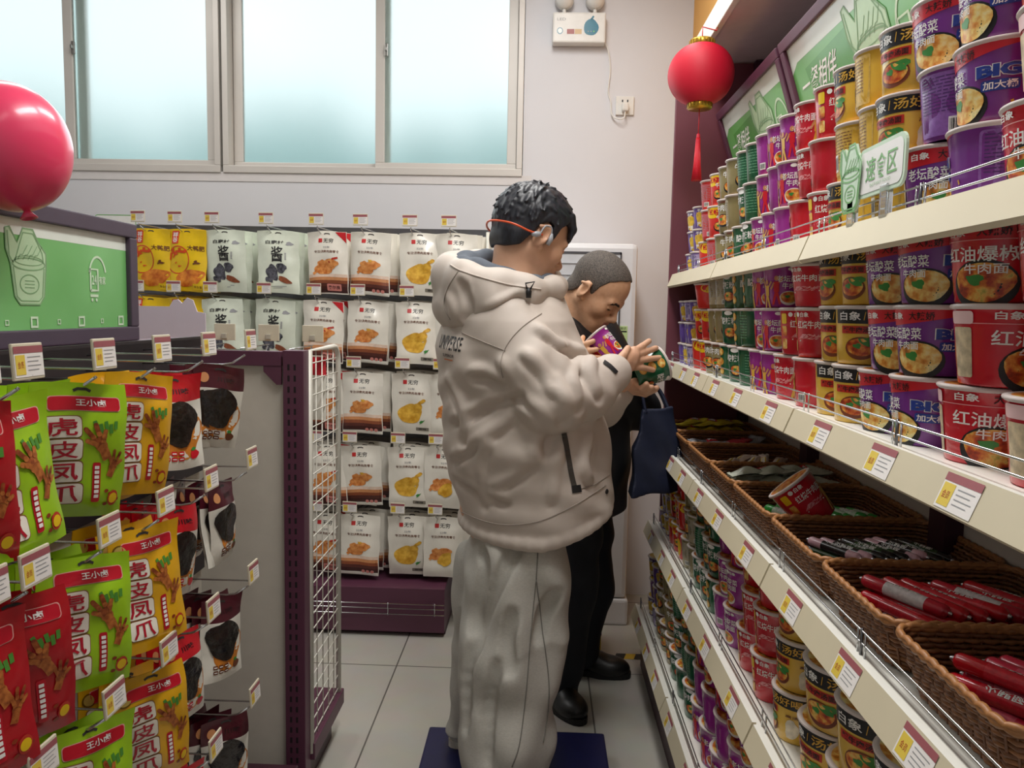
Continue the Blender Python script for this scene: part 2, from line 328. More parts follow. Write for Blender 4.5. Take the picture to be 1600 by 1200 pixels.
def poster(w, h, frame, fw=.028, full=True):
    root = empty('light_box_sign'); f = MB()
    f.box((-w/2, 0, -h/2), (w/2, .05, h/2), frame)
    for lo, hi in (((-w/2, -.012, h/2-fw), (w/2, 0, h/2)), ((-w/2, -.012, -h/2), (w/2, 0, -h/2+fw)), ((-w/2, -.012, -h/2+fw), (-w/2+fw, 0, h/2-fw)), ((w/2-fw, -.012, -h/2+fw), (w/2, 0, h/2-fw))): f.box(lo, hi, frame, .003)
    f.build('frame', root)
    b = MB(); fn = lambda u, v, k=.0004: (u, -.001-k, v); W2, H2 = w/2-fw, h/2-fw; P = lambda pts, k: [fn(u*W2, v*H2, k) for u, v in pts]
    b.box((-W2, -.0012, -H2), (W2, 0, H2), PG)
    b.add(P([(-1, .60), (-.86, .72), (1, .70), (1, 1), (-1, 1)], .0005), [(0, 1, 2, 3, 4)], PW)
    b.add(P([(-.75, .55), (.02, .62), (.1, -1), (-.55, -1)], .0004), [(0, 1, 2, 3)], PGD)
    g = lambda u, v: fn(u, v, .0012)
    b.text('一餐相伴', -.55*W2, .32*H2, .66*W2, .34*H2, g, WHITE, .012, shear=.15); b.text('一路相随', -.50*W2, -.16*H2, .66*W2, .34*H2, g, WHITE, .012, shear=.15)
    cup_drawing(b, fn, .30*W2, .08*H2, H2*1.22, pm('poster cup fill', 'b9d8ae', .4, coat=.3), pm('poster cup line', '7fa878', .4))
    cx, cy, q = .76*W2, .0, H2*.22
    b.stroke([(cx-q*1.2, cy-q), (cx-q*1.2, cy+q), (cx, cy+q), (cx, cy-q), (cx-q*1.2, cy-q)], .004*h/.37, g, PLN); b.text('24', cx-q*.6, cy, q*.8, q*.9, g, PLN); b.text('有家', cx+q*.75, cy, q*1.1, q*.8, g, PLN)
    b.stroke([(cx+q*1.4*math.cos(a), cy+q*2.0*math.sin(a)+q*.2) for a in np.linspace(.3, 2.9, 14)], .0035*h/.37, g, PLN)
    b.stroke([(cx-q*1.3, cy-q*1.5), (cx, cy-q*1.5)], .004*h/.37, g, PLN); b.disc(cx-q, cy-q*1.9, q*.16, q*.16, g, PLN, 10, 1); b.disc(cx-q*.3, cy-q*1.9, q*.16, q*.16, g, PLN, 10, 1)
    for k in range(13):
        u = (-.92+.155*k)*W2; s = .085*H2 if k % 2 == 0 else .04*H2
        b.stroke([(u-s, -.86*H2-s), (u+s, -.86*H2-s), (u+s, -.86*H2+s), (u-s, -.86*H2+s)], s*.35, g, PLN, True)
    b.build('poster', root); return root
for k, (y1, y0, lab) in enumerate(((2.94, 2.22, 'far green noodle poster in plum frame leaning above top shelf by end panel'), (2.20, 1.44, 'large middle green poster in plum frame leaning above the top shelf'), (1.42, .68, 'nearest green poster in plum frame above top shelf at the photo edge'))):
    p = poster(y1-y0, .40, PLUM); tag(p, lab, 'sign', 'green posters above the wall shelving')
    tl = math.radians(18)
    p.matrix_world = Matrix.Translation((.70, (y0+y1)/2, 1.95)) @ Matrix.Rotation(-PI/2, 4, 'Z') @ Matrix.Rotation(tl, 4, 'X')
# ------------------------------------------------------------------ noodle cups
FOOD = pm('noodle picture', 'c8642a', .35, ramp=[(.25, '4a1c10'), (.4, 'b8401c'), (.52, 'e08a34'), (.62, 'f0c868'), (.75, '7a9a3a')], scale=70, detail=4)
FOODY = pm('egg noodle picture', 'e0b060', .35, ramp=[(.25, '6a3a14'), (.42, 'd88a34'), (.55, 'f2d27a'), (.65, 'f6e6a8'), (.8, '5f9a3a')], scale=60, detail=4)
GOLD = pm('gold print', 'd9a83a', .35); BLUE = pm('blue print', '26409a', .35); GRN = pm('green print', '3c8a3c', .4); LIDW = pm('cup rim', 'd9cdc8', .3, var=.02); SKINP = pm('tan print', 'c98a5a', .4)
def cupmat(n, c): return pm('cup '+n, c, .24, var=.04, coat=.35)
KINDS = {}
def cup(kind, base, r1, r0, h, deco, lidmat, band=None):
    """tapered paper cup: front of the print faces -Y, parts: lid"""
    b = MB(); r = lambda z: r0+(r1-r0)*z/h
    n = 36; bm_ = base
    prof = [(r0*.9, .004), (r0-.002, 0), (r0, .002)]; ms = [bm_, bm_]
    zs = [h*.35, h*.7] + ([band[0]*h] if band else []) + [h-.006]
    zs = sorted(zs); prev = None
    for z in zs: ms.append(band[1] if band and z > band[0]*h+1e-6 else bm_); prof.append((r(z), z))
    prof += [(r1+.0022, h-.004), (r1+.0028, h-.002), (r1+.0018, h)]; ms += [LIDW]*3
    b.lathe(prof, bm_, n, mats=ms[:len(prof)-1])
    def fn(u, v, k=1):
        rr = r(v)+.0004*k; t = u/((r0+r1)/2); return (rr*math.sin(t), -rr*math.cos(t), v)
    deco(b, fn, (r0+r1)/2, h)
    me = b.mesh('noodle_cup')
    l = MB(); l.lathe([(r1+.0018, h), (r1-.002, h+.0012), (r1*.93, h+.0008), (r1*.9, h+.0004), (.0005, h+.0006)], LIDW, n, mats=[LIDW, LIDW, LIDW, lidmat])
    l.disc(-r1*.1, r1*.15, r1*.55, r1*.5, lambda u, v: (u, v, h+.0012), lidmat if lidmat not in (FOOD, FOODY) else lidmat, 20, 2, .05)
    KINDS[kind] = (me, l.mesh('lid'), r1, h)
K = lambda fn, k: (lambda u, v: fn(u, v, k))
def bowl(b, fn, u, v, s, food=FOOD, rim=BLACK): b.disc(u, v, s, s*.72, K(fn, 2), rim, 24, 2); b.disc(u, v+s*.08, s*.88, s*.56, K(fn, 3), food, 22, 2, .03); b.disc(u-s*.2, v+s*.15, s*.25, s*.16, K(fn, 4), GRN, 12, 1, .2)
def figures(b, fn, u, v, s, m1, m2):
    for k in range(3):
        x = u+(k-1)*s*.45; y = v-(k % 2)*s*.15; mm = (m1, m2, m1)[k]
        b.disc(x, y+s*.42, s*.09, s*.1, K(fn, 3), SKINP, 10, 1)
        b.stroke([(x, y+s*.3), (x, y-s*.1)], s*.11, K(fn, 3), mm); b.stroke([(x-s*.02, y-s*.1), (x-s*.14, y-s*.6)], s*.05, K(fn, 3), mm); b.stroke([(x+s*.02, y-s*.1), (x+s*.16, y-s*.58)], s*.05, K(fn, 3), mm)
        b.stroke([(x-s*.1, y+s*.25), (x-s*.24, y+s*(.5 if k == 1 else .0))], s*.04, K(fn, 3), SKINP); b.stroke([(x+s*.1, y+s*.25), (x+s*.24, y+s*.45)], s*.04, K(fn, 3), SKINP)
def barcode(b, fn, u, v, w, h):
    b.rrect(u-w/2, u+w/2, v-h/2, v+h/2, .001, K(fn, 2), WHITE)
    x = u-w*.42
    for k in range(11):
        t = w*(.025+.035*((k*7) % 3)/2); b.add([fn(x, v-h*.36, 3), fn(x+t, v-h*.36, 3), fn(x+t, v+h*.36, 3), fn(x, v+h*.36, 3)], [(0, 1, 2, 3)], BLACK); x += w*.08
def finetext(b, fn, u0, u1, v0, v1, mat, rows=7, seed=0):
    rr = random.Random(seed)
    for k in range(rows):
        v = v1-(v1-v0)*(k+.5)/rows; x = u0
        while x < u1:
            L = min(rr.uniform(.004, .014), u1-x); b.grid(x, x+L, v-.0007, v+.0007, 1, 1, K(fn, 2), mat); x += L+.002
def back(b, fn, rm, h, tint, side=1):
    u = rm*PI*.92*side
    b.rrect(u-.034, u+.034, h*.12, h*.86, .004, K(fn, 1), tint); finetext(b, fn, u-.03, u+.03, h*.34, h*.82, GREY if tint is not WHITE else BLACK, 9, int(h*1e4)); barcode(b, fn, u+.016, h*.2, .022, .014)
def d_lav(b, fn, rm, h):
    b.disc(0, h*.45, rm*.5, h*.36, K(fn, 1), pm('cup yellow art', 'd8b23c', .35, var=.25, scale=90), 18, 2, .12); b.text('拌面', 0, h*.2, rm*.8, h*.2, K(fn, 3), WHITE); b.text('干拌', 0, h*.8, rm*.7, h*.16, K(fn, 3), WHITE); back(b, fn, rm, h, pm('lilac panel', 'b6a4d0', .4))
    bowl(b, fn, rm*1.2, h*.5, rm*.35)
def d_ry(b, fn, rm, h):
    b.disc(-rm*.3, h*.8, rm*.75, h*.2, K(fn, 1), YEL, 18, 2); b.text('红烧', -rm*.2, h*.8, rm*.8, h*.18, K(fn, 3), RED); bowl(b, fn, rm*.3, h*.33, rm*.5); b.text('牛肉面', rm*.5, h*.62, rm*.9, h*.14, K(fn, 3), WHITE); back(b, fn, rm, h, pm('red panel', 'c8505a', .4)); b.disc(rm*1.8, h*.4, rm*.4, h*.3, K(fn, 1), YEL, 16, 2)
def d_beige(b, fn, rm, h):
    b.text('牛肉面', 0, h*.74, rm*1.3, h*.2, K(fn, 2), WHITE, .012); bowl(b, fn, 0, h*.36, rm*.62); back(b, fn, rm, h, pm('tan panel', 'b0a284', .4)); b.rrect(-rm*.4, rm*.4, h*.88, h*.96, .002, K(fn, 2), pm('brown print', '6b3a20', .4)); bowl(b, fn, rm*1.4, h*.6, rm*.25, FOODY)
def d_green(b, fn, rm, h):
    b.text('酸辣粉', 0, h*.66, rm*1.25, h*.2, K(fn, 2), WHITE, .012); bowl(b, fn, rm*.15, h*.32, rm*.5, FOOD); b.disc(0, h*.88, rm*.3, h*.06, K(fn, 2), WHITE, 14, 1)
    for k in range(3): b.disc(-rm*1.25, h*(.22+.28*k), rm*.3, h*.11, K(fn, 2), GOLD, 16, 1); b.disc(-rm*1.25, h*(.22+.28*k), rm*.26, h*.09, K(fn, 3), FOODY, 14, 1)
    u = rm*2.6; finetext(b, fn, u-.03, u+.03, h*.2, h*.85, pm('green line', '6fae84', .4), 9, 3)
def d_mag(b, fn, rm, h):
    b.text('老坛酸菜', 0, h*.66, rm*1.3, h*.15, K(fn, 3), WHITE, .012); b.text('牛肉面', rm*.1, h*.5, rm*.95, h*.14, K(fn, 3), WHITE, .012); b.disc(0, h*.88, rm*.16, h*.04, K(fn, 3), WHITE, 10, 1); b.text('白象', rm*.35, h*.88, rm*.4, h*.08, K(fn, 3), WHITE)
    bowl(b, fn, 0, h*.22, rm*.5, FOOD, WHITE); figures(b, fn, -rm*1.25, h*.42, h*.6, RED, GOLD); b.add([fn(-rm*1.95, h*.3, 2), fn(-rm*1.65, h*.32, 2), fn(-rm*1.65, h*.6, 2), fn(-rm*1.95, h*.58, 2)], [(0, 1, 2, 3)], YEL)
    for k in range(3): b.rrect(rm*1.0, rm*1.4, h*(.12+.27*k), h*(.34+.27*k), .003, K(fn, 2), (FOODY, GRN, FOOD)[k])
    barcode(b, fn, rm*2.6, h*.22, .02, .016)
def d_red(b, fn, rm, h):
    b.text('红烧牛肉面', 0, h*.66, rm*1.4, h*.16, K(fn, 3), WHITE, .012); b.text('白象', -rm*.3, h*.86, rm*.42, h*.1, K(fn, 3), WHITE); b.disc(-rm*.68, h*.86, rm*.11, h*.05, K(fn, 3), WHITE, 10, 1)
    b.text('国货之光', -rm*.05, h*.42, rm*.95, h*.11, K(fn, 3), pm('pink print', 'f0a8ac', .4), .03, shear=.3); b.stroke([(-rm*.6, h*.33), (rm*.5, h*.37)], .0012, K(fn, 3), WHITE)
    for k in range(3): b.rrect(-rm*1.25, -rm*.9, h*(.12+.27*k), h*(.34+.27*k), .003, K(fn, 2), (FOODY, FOOD, YEL)[k])
    figures(b, fn, rm*1.35, h*.42, h*.6, GOLD, WHITE); b.add([fn(rm*1.75, h*.3, 2), fn(rm*2.15, h*.34, 2), fn(rm*2.15, h*.66, 2), fn(rm*1.75, h*.62, 2)], [(0, 1, 2, 3)], YEL); barcode(b, fn, rm*2.7, h*.2, .02, .016)
def d_soup(b, fn, rm, h):
    b.grid(-rm*1.45, rm*1.45, h*.70, h*.955, 24, 1, K(fn, 1), BLACK); b.text('白象', -rm*.85, h*.83, rm*.75, h*.15, K(fn, 3), WHITE, .012); b.text('汤好喝', rm*.45, h*.83, rm*1.35, h*.17, K(fn, 3), GOLD, .012); b.stroke([(-rm*.38, h*.76), (-rm*.34, h*.9)], .0006, K(fn, 3), GOLD)
    b.grid(-rm*1.15, rm*.1, h*.53, h*.66, 12, 1, K(fn, 2), pm('soup red', 'c02a20', .35)); b.text('辣牛肉汤面', -rm*.52, h*.595, rm*1.1, h*.1, K(fn, 3), pm('dark print', '3a0c0c', .4), .03)
    bowl(b, fn, -rm*.45, h*.28, rm*.55, FOOD, pm('bowl brown', '7a3a20', .4)); b.disc(-rm*.2, h*.4, rm*.3, h*.08, K(fn, 4), GRN, 12, 1, .2); b.text('高汤', rm*.75, h*.56, rm*.5, h*.06, K(fn, 3), pm('brown print', '6b3a20', .4))
    b.disc(rm*.75, h*.3, rm*.28, h*.2, K(fn, 2), pm('cup cream art', 'e6dcc8', .4, var=.2, scale=80), 14, 2, .1); u = rm*2.5
    b.rrect(u-.034, u+.034, h*.1, h*.9, .003, K(fn, 1), pm('soup panel', 'cda64a', .4, var=.18, scale=160)); finetext(b, fn, u-.03, u+.02, h*.3, h*.86, pm('brown print', '6b3a20', .4), 10, 9); barcode(b, fn, u-.02, h*.32, .016, .03)
def d_big(b, fn, rm, h):
    n = 26; top = [(-rm*1.5+3*rm*k/n, h*.955) for k in range(n+1)]; arc = [(-rm*1.5+3*rm*k/n, h*(.955-.25*math.cos(k/n*PI/2)**1.1)) for k in range(n+1)]
    vs = [fn(u, v, 1) for u, v in top]+[fn(u, v, 1) for u, v in arc]; b.add(vs, [(k, n+1+k, n+2+k, k+1) for k in range(n)], pm('cup top red', 'cf2130', .3), True)
    b.text('白象', -rm*.95, h*.85, rm*.5, h*.1, K(fn, 3), WHITE); b.text('大辣娇', -rm*.2, h*.85, rm*.62, h*.12, K(fn, 3), BLACK, .01)
    b.text('老坛酸菜', -rm*.75, h*.6, rm*1.15, h*.17, K(fn, 4), WHITE, .012); b.text('牛肉面', -rm*.6, h*.43, rm*.7, h*.12, K(fn, 4), WHITE, .012)
    b.text('BIG', rm*.62, h*.6, rm*.98, h*.17, K(fn, 3), WHITE, .09); b.text('BIG', rm*.62, h*.6, rm*.92, h*.15, K(fn, 5), BLUE, .055); b.rrect(rm*.25, rm*1.05, h*.36, h*.49, .003, K(fn, 2), BLUE); b.text('加大桶', rm*.65, h*.425, rm*.7, h*.1, K(fn, 4), WHITE, .02)
    bowl(b, fn, -rm*.3, h*.22, rm*.72, FOODY); b.stroke([(rm*.9, h*.2), (rm*1.5, h*.32)], .003, K(fn, 2), GOLD)
    b.rrect(-rm*2.15, -rm*1.6, h*.1, h*.75, .003, K(fn, 2), pm('serving panel', 'cdbb9a', .4, var=.35, scale=70)); b.rrect(-rm*2.1, -rm*1.55, h*.78, h*.93, .004, K(fn, 3), pm('pale badge', 'efc8c8', .4))
    u = rm*2.75; b.rrect(u-.04, u+.045, h*.06, h*.9, .005, K(fn, 1), pm('violet panel', '8a5aa8', .35, var=.15, scale=200)); finetext(b, fn, u-.034, u+.03, h*.36, h*.86, pm('violet fine', '4a2468', .4), 11, 5); barcode(b, fn, u+.022, h*.19, .024, .02)
def d_bucket(b, fn, rm, h):
    b.text('白象', -rm*.5, h*.87, rm*.5, h*.1, K(fn, 3), WHITE); b.text('大辣娇', rm*.3, h*.87, rm*.62, h*.12, K(fn, 3), BLACK, .01); b.grid(-rm*1.5, rm*1.5, h*.765, h*.775, 20, 1, K(fn, 2), pm('pink print', 'f0a8ac', .4))
    b.text('红油爆椒', 0, h*.6, rm*1.6, h*.19, K(fn, 4), WHITE, .012); b.text('牛肉面', rm*.15, h*.42, rm*.9, h*.13, K(fn, 4), WHITE, .012); bowl(b, fn, rm*.1, h*.22, rm*.75)
    b.rrect(-rm*1.75, -rm*1.2, h*.1, h*.72, .003, K(fn, 2), pm('serving panel', 'cdbb9a', .4, var=.35, scale=70)); b.rrect(-rm*1.8, -rm*1.15, h*.76, h*.92, .004, K(fn, 3), pm('pale badge', 'efc8c8', .4))
    b.text('BIG', rm*1.55, h*.62, rm*.7, h*.15, K(fn, 3), BLUE, .05)
    u = rm*2.75; b.rrect(u-.045, u+.05, h*.06, h*.92, .005, K(fn, 1), pm('rose panel', 'd0545c', .35, var=.12, scale=200)); finetext(b, fn, u-.04, u+.04, h*.34, h*.88, pm('rose fine', '9a2430', .4), 12, 6); barcode(b, fn, u+.02, h*.19, .026, .022)
cup('lav', cupmat('lavender', '6a4fa0'), .043, .035, .075, d_lav, YEL)
cup('ry', cupmat('scarlet', 'd3302a'), .047, .038, .098, d_ry, YEL)
cup('beige', cupmat('olive tan', '8f8258'), .047, .038, .098, d_beige, FOODY)
cup('green', cupmat('bottle green', '1d5c3c'), .049, .040, .098, d_green, FOOD)
cup('mag', cupmat('magenta', '9c2a90'), .050, .040, .098, d_mag, FOOD)
cup('red', cupmat('red', 'c8182c'), .050, .040, .098, d_red, FOOD)
cup('soup', cupmat('gold', 'e0b440'), .053, .045, .099, d_soup, FOODY)
cup('big', cupmat('violet', '78308e'), .059, .048, .0985, d_big, FOOD)
cup('bucket', cupmat('bright red', 'cc1c2e'), .063, .051, .0985, d_bucket, FOOD)
cup('soupbig', cupmat('gold', 'e0b440'), .064, .053, .112, d_soup, FOODY)
cup('magbig', cupmat('magenta', '9c2a90'), .058, .048, .104, d_mag, FOOD)
cup('redbig', cupmat('red', 'c8182c'), .057, .047, .104, d_red, FOOD)
cup('redwide', cupmat('red', 'c8182c'), .066, .054, .084, d_red, FOOD)
cup('rywide', cupmat('scarlet', 'd3302a'), .066, .052, .08, d_ry, YEL)
DESC = dict(lav='small lavender noodle cup', ry='scarlet and yellow noodle cup', beige='olive tan noodle cup', green='dark green noodle cup', mag='magenta noodle cup',
            red='red noodle cup', soup='gold and black noodle cup', big='violet noodle bucket', bucket='bright red noodle bucket', soupbig='large gold and black noodle bucket', magbig='large magenta noodle bucket', redbig='large red noodle bucket', redwide='wide red noodle bowl', rywide='wide scarlet noodle bowl')
def put_cup(kind, loc, rz, label, group, tilt=None):
    me, lm, r, h = KINDS[kind]
    o = bpy.data.objects.new('noodle_cup', me); COL.objects.link(o); o.location = loc; o.rotation_euler = tilt or (0, 0, rz)
    l = bpy.data.objects.new('lid', lm); COL.objects.link(l); l.parent = o
    tag(o, label, 'noodle cup', group); return o
TIER = [', bottom tier', ', middle tier', ', top tier']
# every run: kind, Y where it ends (towards the camera)
PLAN = {'top': (.575, [('lav', 2.70), ('ry', 2.45), ('beige', 2.22), ('green', 2.02), ('mag', 1.74), ('red', 1.51), ('soup', 1.22), ('big', .97), ('bucket', .60)]),
        'second': (.565, [('lav', 2.68), ('ry', 2.46), ('beige', 2.28), ('green', 1.96), ('mag', 1.77), ('red', 1.50), ('soup', 1.31), ('big', 1.07), ('bucket', .62)]),
        'fourth': (.52, [('lav', 2.74), ('ry', 2.48), ('beige', 2.30), ('green', 2.02), ('mag', 1.80), ('red', 1.53), ('soup', 1.36), ('soupbig', .72)]),
        'lowest': (.485, [('lav', 2.72), ('beige', 2.42), ('green', 2.08), ('magbig', 1.38), ('redbig', 1.1)])}
rc = random.Random(11)
for (sname, xf, z) in SH:
    if sname not in PLAN: continue
    xc, runs = PLAN[sname]; y = FAR-.035; colno = 0
    for kind, yend in runs:
        me, lm, r, h = KINDS[kind]; d = 2*r+.008; first = True; n = max(1, round((y-yend)/d)); step = (y-yend)/n
        for j in range(n):
            yc = y-step*(j+.5)
            for t in range(2 if kind == 'soupbig' else 3):
                kk = kind; sh = (.0 if t % 2 == 0 else step*.42) if n > 1 else 0
                zc = z+t*(h+.0022)
                yy = yc-sh
                if t == 1 and j == n-1 and n > 1: yy = yc-sh*.5; yy = yc
                if t == 1 and n > 1 and j < n-1: yy = yc-step*.5*(j+1)/n
                if sname == 'second' and t == 2 and kind in ('red', 'ry'):
                    if j != n//2: continue
                    kk = kind+'wide'
                bias = {'top': -38, 'second': -30, 'fourth': -42, 'lowest': -45}[sname]
                rz = math.radians(bias+rc.uniform(-38, 34))
                if rc.random() < .22: rz += PI*rc.choice((.85, 1.0, 1.1))
                xx = xc+(r-.05)*.9+rc.uniform(-.003, .003)
                put_cup(kk, (xx, yy, zc), rz, f'{DESC[kk]}{TIER[t]}, {ORD[colno]} stack from far end of {sname} shelf', f'{DESC[kind].split(" with")[0]}s on the {sname} shelf')
            colno += 1
        y = yend
# ------------------------------------------------------------------ small sign on the top shelf edge
sg = tag(empty('shelf_sign', (.497, 1.205, 1.565)), 'white rounded sign with green writing clipped on the top shelf edge', 'sign'); b = MB()
MINT = pm('mint board', 'cfe6cc', .45); SG = pm('sign green', '6fb060', .4)
FN = lambda u, v, k=0: (-.001-k, -u, v)
def rr_pts(u0, u1, v0, v1, r):
    return [(cx+r*math.cos(math.radians(a0+18*k)), cy+r*math.sin(math.radians(a0+18*k))) for cx, cy, a0 in ((u1-r, v1-r, 0), (u0+r, v1-r, 90), (u0+r, v0+r, 180), (u1-r, v0+r, 270)) for k in range(6)]
o_ = rr_pts(-.055, .105, .02, .095, .018); b.prism(o_, lambda u, v, d: (-.001+d, -u, v), .004, MINT); i_ = rr_pts(-.048, .099, .026, .089, .014); b.add([FN(u, v, .0006) for u, v in i_], [tuple(range(len(i_)))], WHITE)
b.text('速食区', .03, .060, .105, .036, lambda u, v: FN(u, v, .0012), SG, .008); b.text('INSTANT FOOD', .03, .036, .07, .005, lambda u, v: FN(u, v, .0012), pm('sign fine', 'a9c8a2', .4), 0); b.build('board', sg)
b = MB(); cup_drawing(b, lambda u, v, k: FN(u, v, k+.002), -.075, .052, .095, MINT, SG, .009); out = [(-.2, -.5), (.2, -.5), (.3, -.38), (.36, .1), (.36, .28), (.2, .45), (.1, .62), (-.1, .62), (-.22, .4), (-.36, .62), (-.44, .6), (-.44, .3), (-.36, .1), (-.3, -.38)]
b.prism([(-.075+x*.095, .052+y*.095) for x, y in out], lambda u, v, d: (-.0025+d, -u, v), .004, MINT); b.build('cup_cutout', sg)
CLEAR = pm('clear plastic', 'f2f5f5', .08, trans=.9)
for ya_, yb_, zt_ in ((.06, .085, .022), (-.06, -.035, .03)): b = MB(); b.box((-.004, ya_, -.018), (.006, yb_, zt_), CLEAR, .002); b.build('clip', sg)
# ------------------------------------------------------------------ red lantern
LR = pm('lantern red', 'cf1230', .55, var=.06, scale=3); LG = pm('lantern gold', 'c9a03a', .3, .8)
c0 = at(1095, 117, 2.60); ln = tag(empty('lantern', tuple(c0)), 'round red ribbed paper lantern with gold caps and red tassel under canopy edge', 'lantern')
b = MB(); prof = []; NR = 64
for k in range(NR*2+1):
    a = -1.25+2.5*k/(NR*2); prof.append((.105*math.cos(a)**.9+(.0009 if k % 2 else -.0009), .092*math.sin(a)/math.sin(1.25)))
b.lathe(prof, LR, 48); b.build('shade', ln)
for zz, nm in ((.088, 'cap'), (-.108, 'cap')):
    b = MB(); b.lathe([(0, zz), (.038, zz), (.04, zz+.003), (.04, zz+.018), (.038, zz+.021), (0, zz+.021)], LG, 28)
    for k in range(20): a = 2*PI*k/20; b.box((.0395*math.cos(a)-.002, .0395*math.sin(a)-.002, zz+.004), (.0395*math.cos(a)+.002, .0395*math.sin(a)+.002, zz+.017), pm('lantern dark gold', '8a6a1c', .35, .7))
    b.build(nm, ln)
top = Vector((.552, c0[1], 2.335))-Vector(c0)
b = MB(); b.tube([(0, 0, .108), (0, 0, .15), (top.x*.9, 0, top.z-.02), (top.x, 0, top.z)], .0022, RED, 6); b.build('cord', ln)
b = MB(); b.tube([(0, 0, -.108), (0, 0, -.19)], .0016, RED, 6); b.lathe([(.002, -.185), (.006, -.19), (.006, -.2), (.008, -.21), (.011, -.3), (.015, -.335), (.002, -.333)][::-1], LR, 14)
for k in range(16): a = 2*PI*k/16; b.tube([(.006*math.cos(a), .006*math.sin(a), -.2), (.011*math.cos(a), .011*math.sin(a), -.29), (.016*math.cos(a), .016*math.sin(a), -.338)], .0013, RED, 5)
b.build('tassel', ln)
# ------------------------------------------------------------------ wicker baskets on the third shelf
WK = [pm('wicker', '8a5a34', .5, var=.2, scale=120), pm('wicker dark', '6e4427', .5, var=.2, scale=120)]
WR = pm('wicker rim', 'a06c3e', .45, var=.15, scale=150)
def loop(x0, x1, y0, y1, r, ds):
    pts = []
    for cx, cy, a0 in ((x1-r, y1-r, 0), (x0+r, y1-r, 90), (x0+r, y0+r, 180), (x1-r, y0+r, 270)):
        for k in range(5): a = math.radians(a0+22.5*k); pts.append((cx+r*math.cos(a), cy+r*math.sin(a)))
    pts.append(pts[0]); out = [pts[0]]; L = 0; seg = []
    P = np.array(pts); D = np.linalg.norm(np.diff(P, axis=0), axis=1); C = np.concatenate([[0], np.cumsum(D)]); n = int(C[-1]/ds/4)*4
    t = np.linspace(0, C[-1], n, endpoint=False); return np.stack([np.interp(t, C, P[:, 0]), np.interp(t, C, P[:, 1])], 1)
def basket(ya, yb, label):
    x0, x1, z0, z1 = .478, .792, .918, .992; b = MB(); w = (x1-x0)/2; hh = (ya-yb)/2-.003; cx, cy = (x0+x1)/2, (ya+yb)/2
    root = tag(empty('wicker_basket', (cx, cy, z0)), label, 'basket', 'wicker baskets on the third shelf')
    NRW = 11; H = z1-z0
    base_t = None
    for k in range(NRW):
        q = k/(NRW-1); ins = .022*(1-q); P = loop(-w+ins, w-ins, -hh+ins*.8, hh-ins*.8, .03, .0058)
        n = len(P); T = np.roll(P, -1, 0)-np.roll(P, 1, 0); T /= np.linalg.norm(T, axis=1)[:, None]; Nn = np.stack([T[:, 1], -T[:, 0]], 1)
        ph = np.cos(np.arange(n)*PI/2+(PI if k % 2 else 0)); Q = P+Nn*(ph*.0024)[:, None]
        b.tube([(a, c, .004+H*q*.93) for a, c in Q], .0036, WK[k % 2], 5, closed=True)
    bt, tp = loop(-w+.022, w-.022, -hh+.018, hh-.018, .03, .0058), loop(-w, w, -hh, hh, .03, .0058)
    n = min(len(bt), len(tp))
    for k in range(0, n, 2): i = int(k/n*len(bt)); j = int(k/n*len(tp)); b.tube([(bt[i][0], bt[i][1], 0), (tp[j][0], tp[j][1], H*.95)], .0019, WK[1], 4, caps=False)
    b.build('woven_wall', root)
    b = MB(); Pr = loop(-w-.002, w+.002, -hh, hh, .03, .006); n = len(Pr)
    for s in (0, 1): b.tube([(Pr[i][0], Pr[i][1]+.0, H+.003*math.sin(i*.9+s*PI)) for i in range(n)], .0046, WR, 6, closed=True)
    b.build('rim', root)
    b = MB(); 
    for k in range(14): yk = -hh+.03+(2*hh-.06)*k/13; b.tube([(-w+.03, yk, .003), (w-.03, yk, .003)], .004, WK[k % 2], 5)
    b.box((-w+.026, -hh+.022, 0), (w-.026, hh-.022, .004), WK[1]); b.build('base', root); return root
BY = [2.945, 2.69, 2.43, 2.12, 1.865, 1.555, 1.275, 1.01, .74]
BL = ['far wicker basket holding yellow snack packs next to end panel', 'wicker basket holding grey and red film packs', 'wicker basket holding pale pink sachets', 'wicker basket holding silver green packs', 'wicker basket holding green sausages and a tilted red cup', 'wicker basket holding black and pink sausage sticks', 'wicker basket holding red sausages with silver ends', 'nearest wicker basket holding red and pink sausages']
for k in range(8): basket(BY[k], BY[k+1], BL[k])
def sausage_mesh(col, colb, L=.125, r=.0092, dark=None):
    b = MB(); n = 12; A = pm('film '+col, col, .18, var=.06, scale=200, coat=.5); B = pm('film '+colb, colb, .2, var=.15, scale=160, coat=.4); SV = pm('crimp metal', 'c9c9cc', .3, .9)
    xs = [(-L/2, .002), (-L/2+.004, .004), (-L/2+.005, .003), (-L/2+.008, r*.8), (-L/2+.013, r), (-L*.2, r), (-L*.2+.001, r), (L*.24, r), (L*.24+.001, r), (L/2-.013, r), (L/2-.008, r*.8), (L/2-.005, .003), (L/2-.004, .004), (L/2, .002)]
    ms = [SV, SV, A, A, A, A, B, B, A, A, A, SV, SV]
    base = len(b.v)
    for x, q in xs:
        for k in range(n): b.v.append((x, q*math.cos(2*PI*k/n), q*math.sin(2*PI*k/n)))
    for i in range(len(xs)-1):
        mi = b.m(ms[i])
        for k in range(n): b.f.append((base+i*n+k, base+(i+1)*n+k, base+(i+1)*n+(k+1) % n, base+i*n+(k+1) % n)); b.mi.append(mi); b.sm.append(True)
    b.text('火腿肠', 0, 0, L*.3, r*1.1, lambda u, v: (u, -v*.9, math.sqrt(max(0, (r+.0004)**2-(v*.9)**2))), WHITE, .02)
    return b.mesh('sausage')
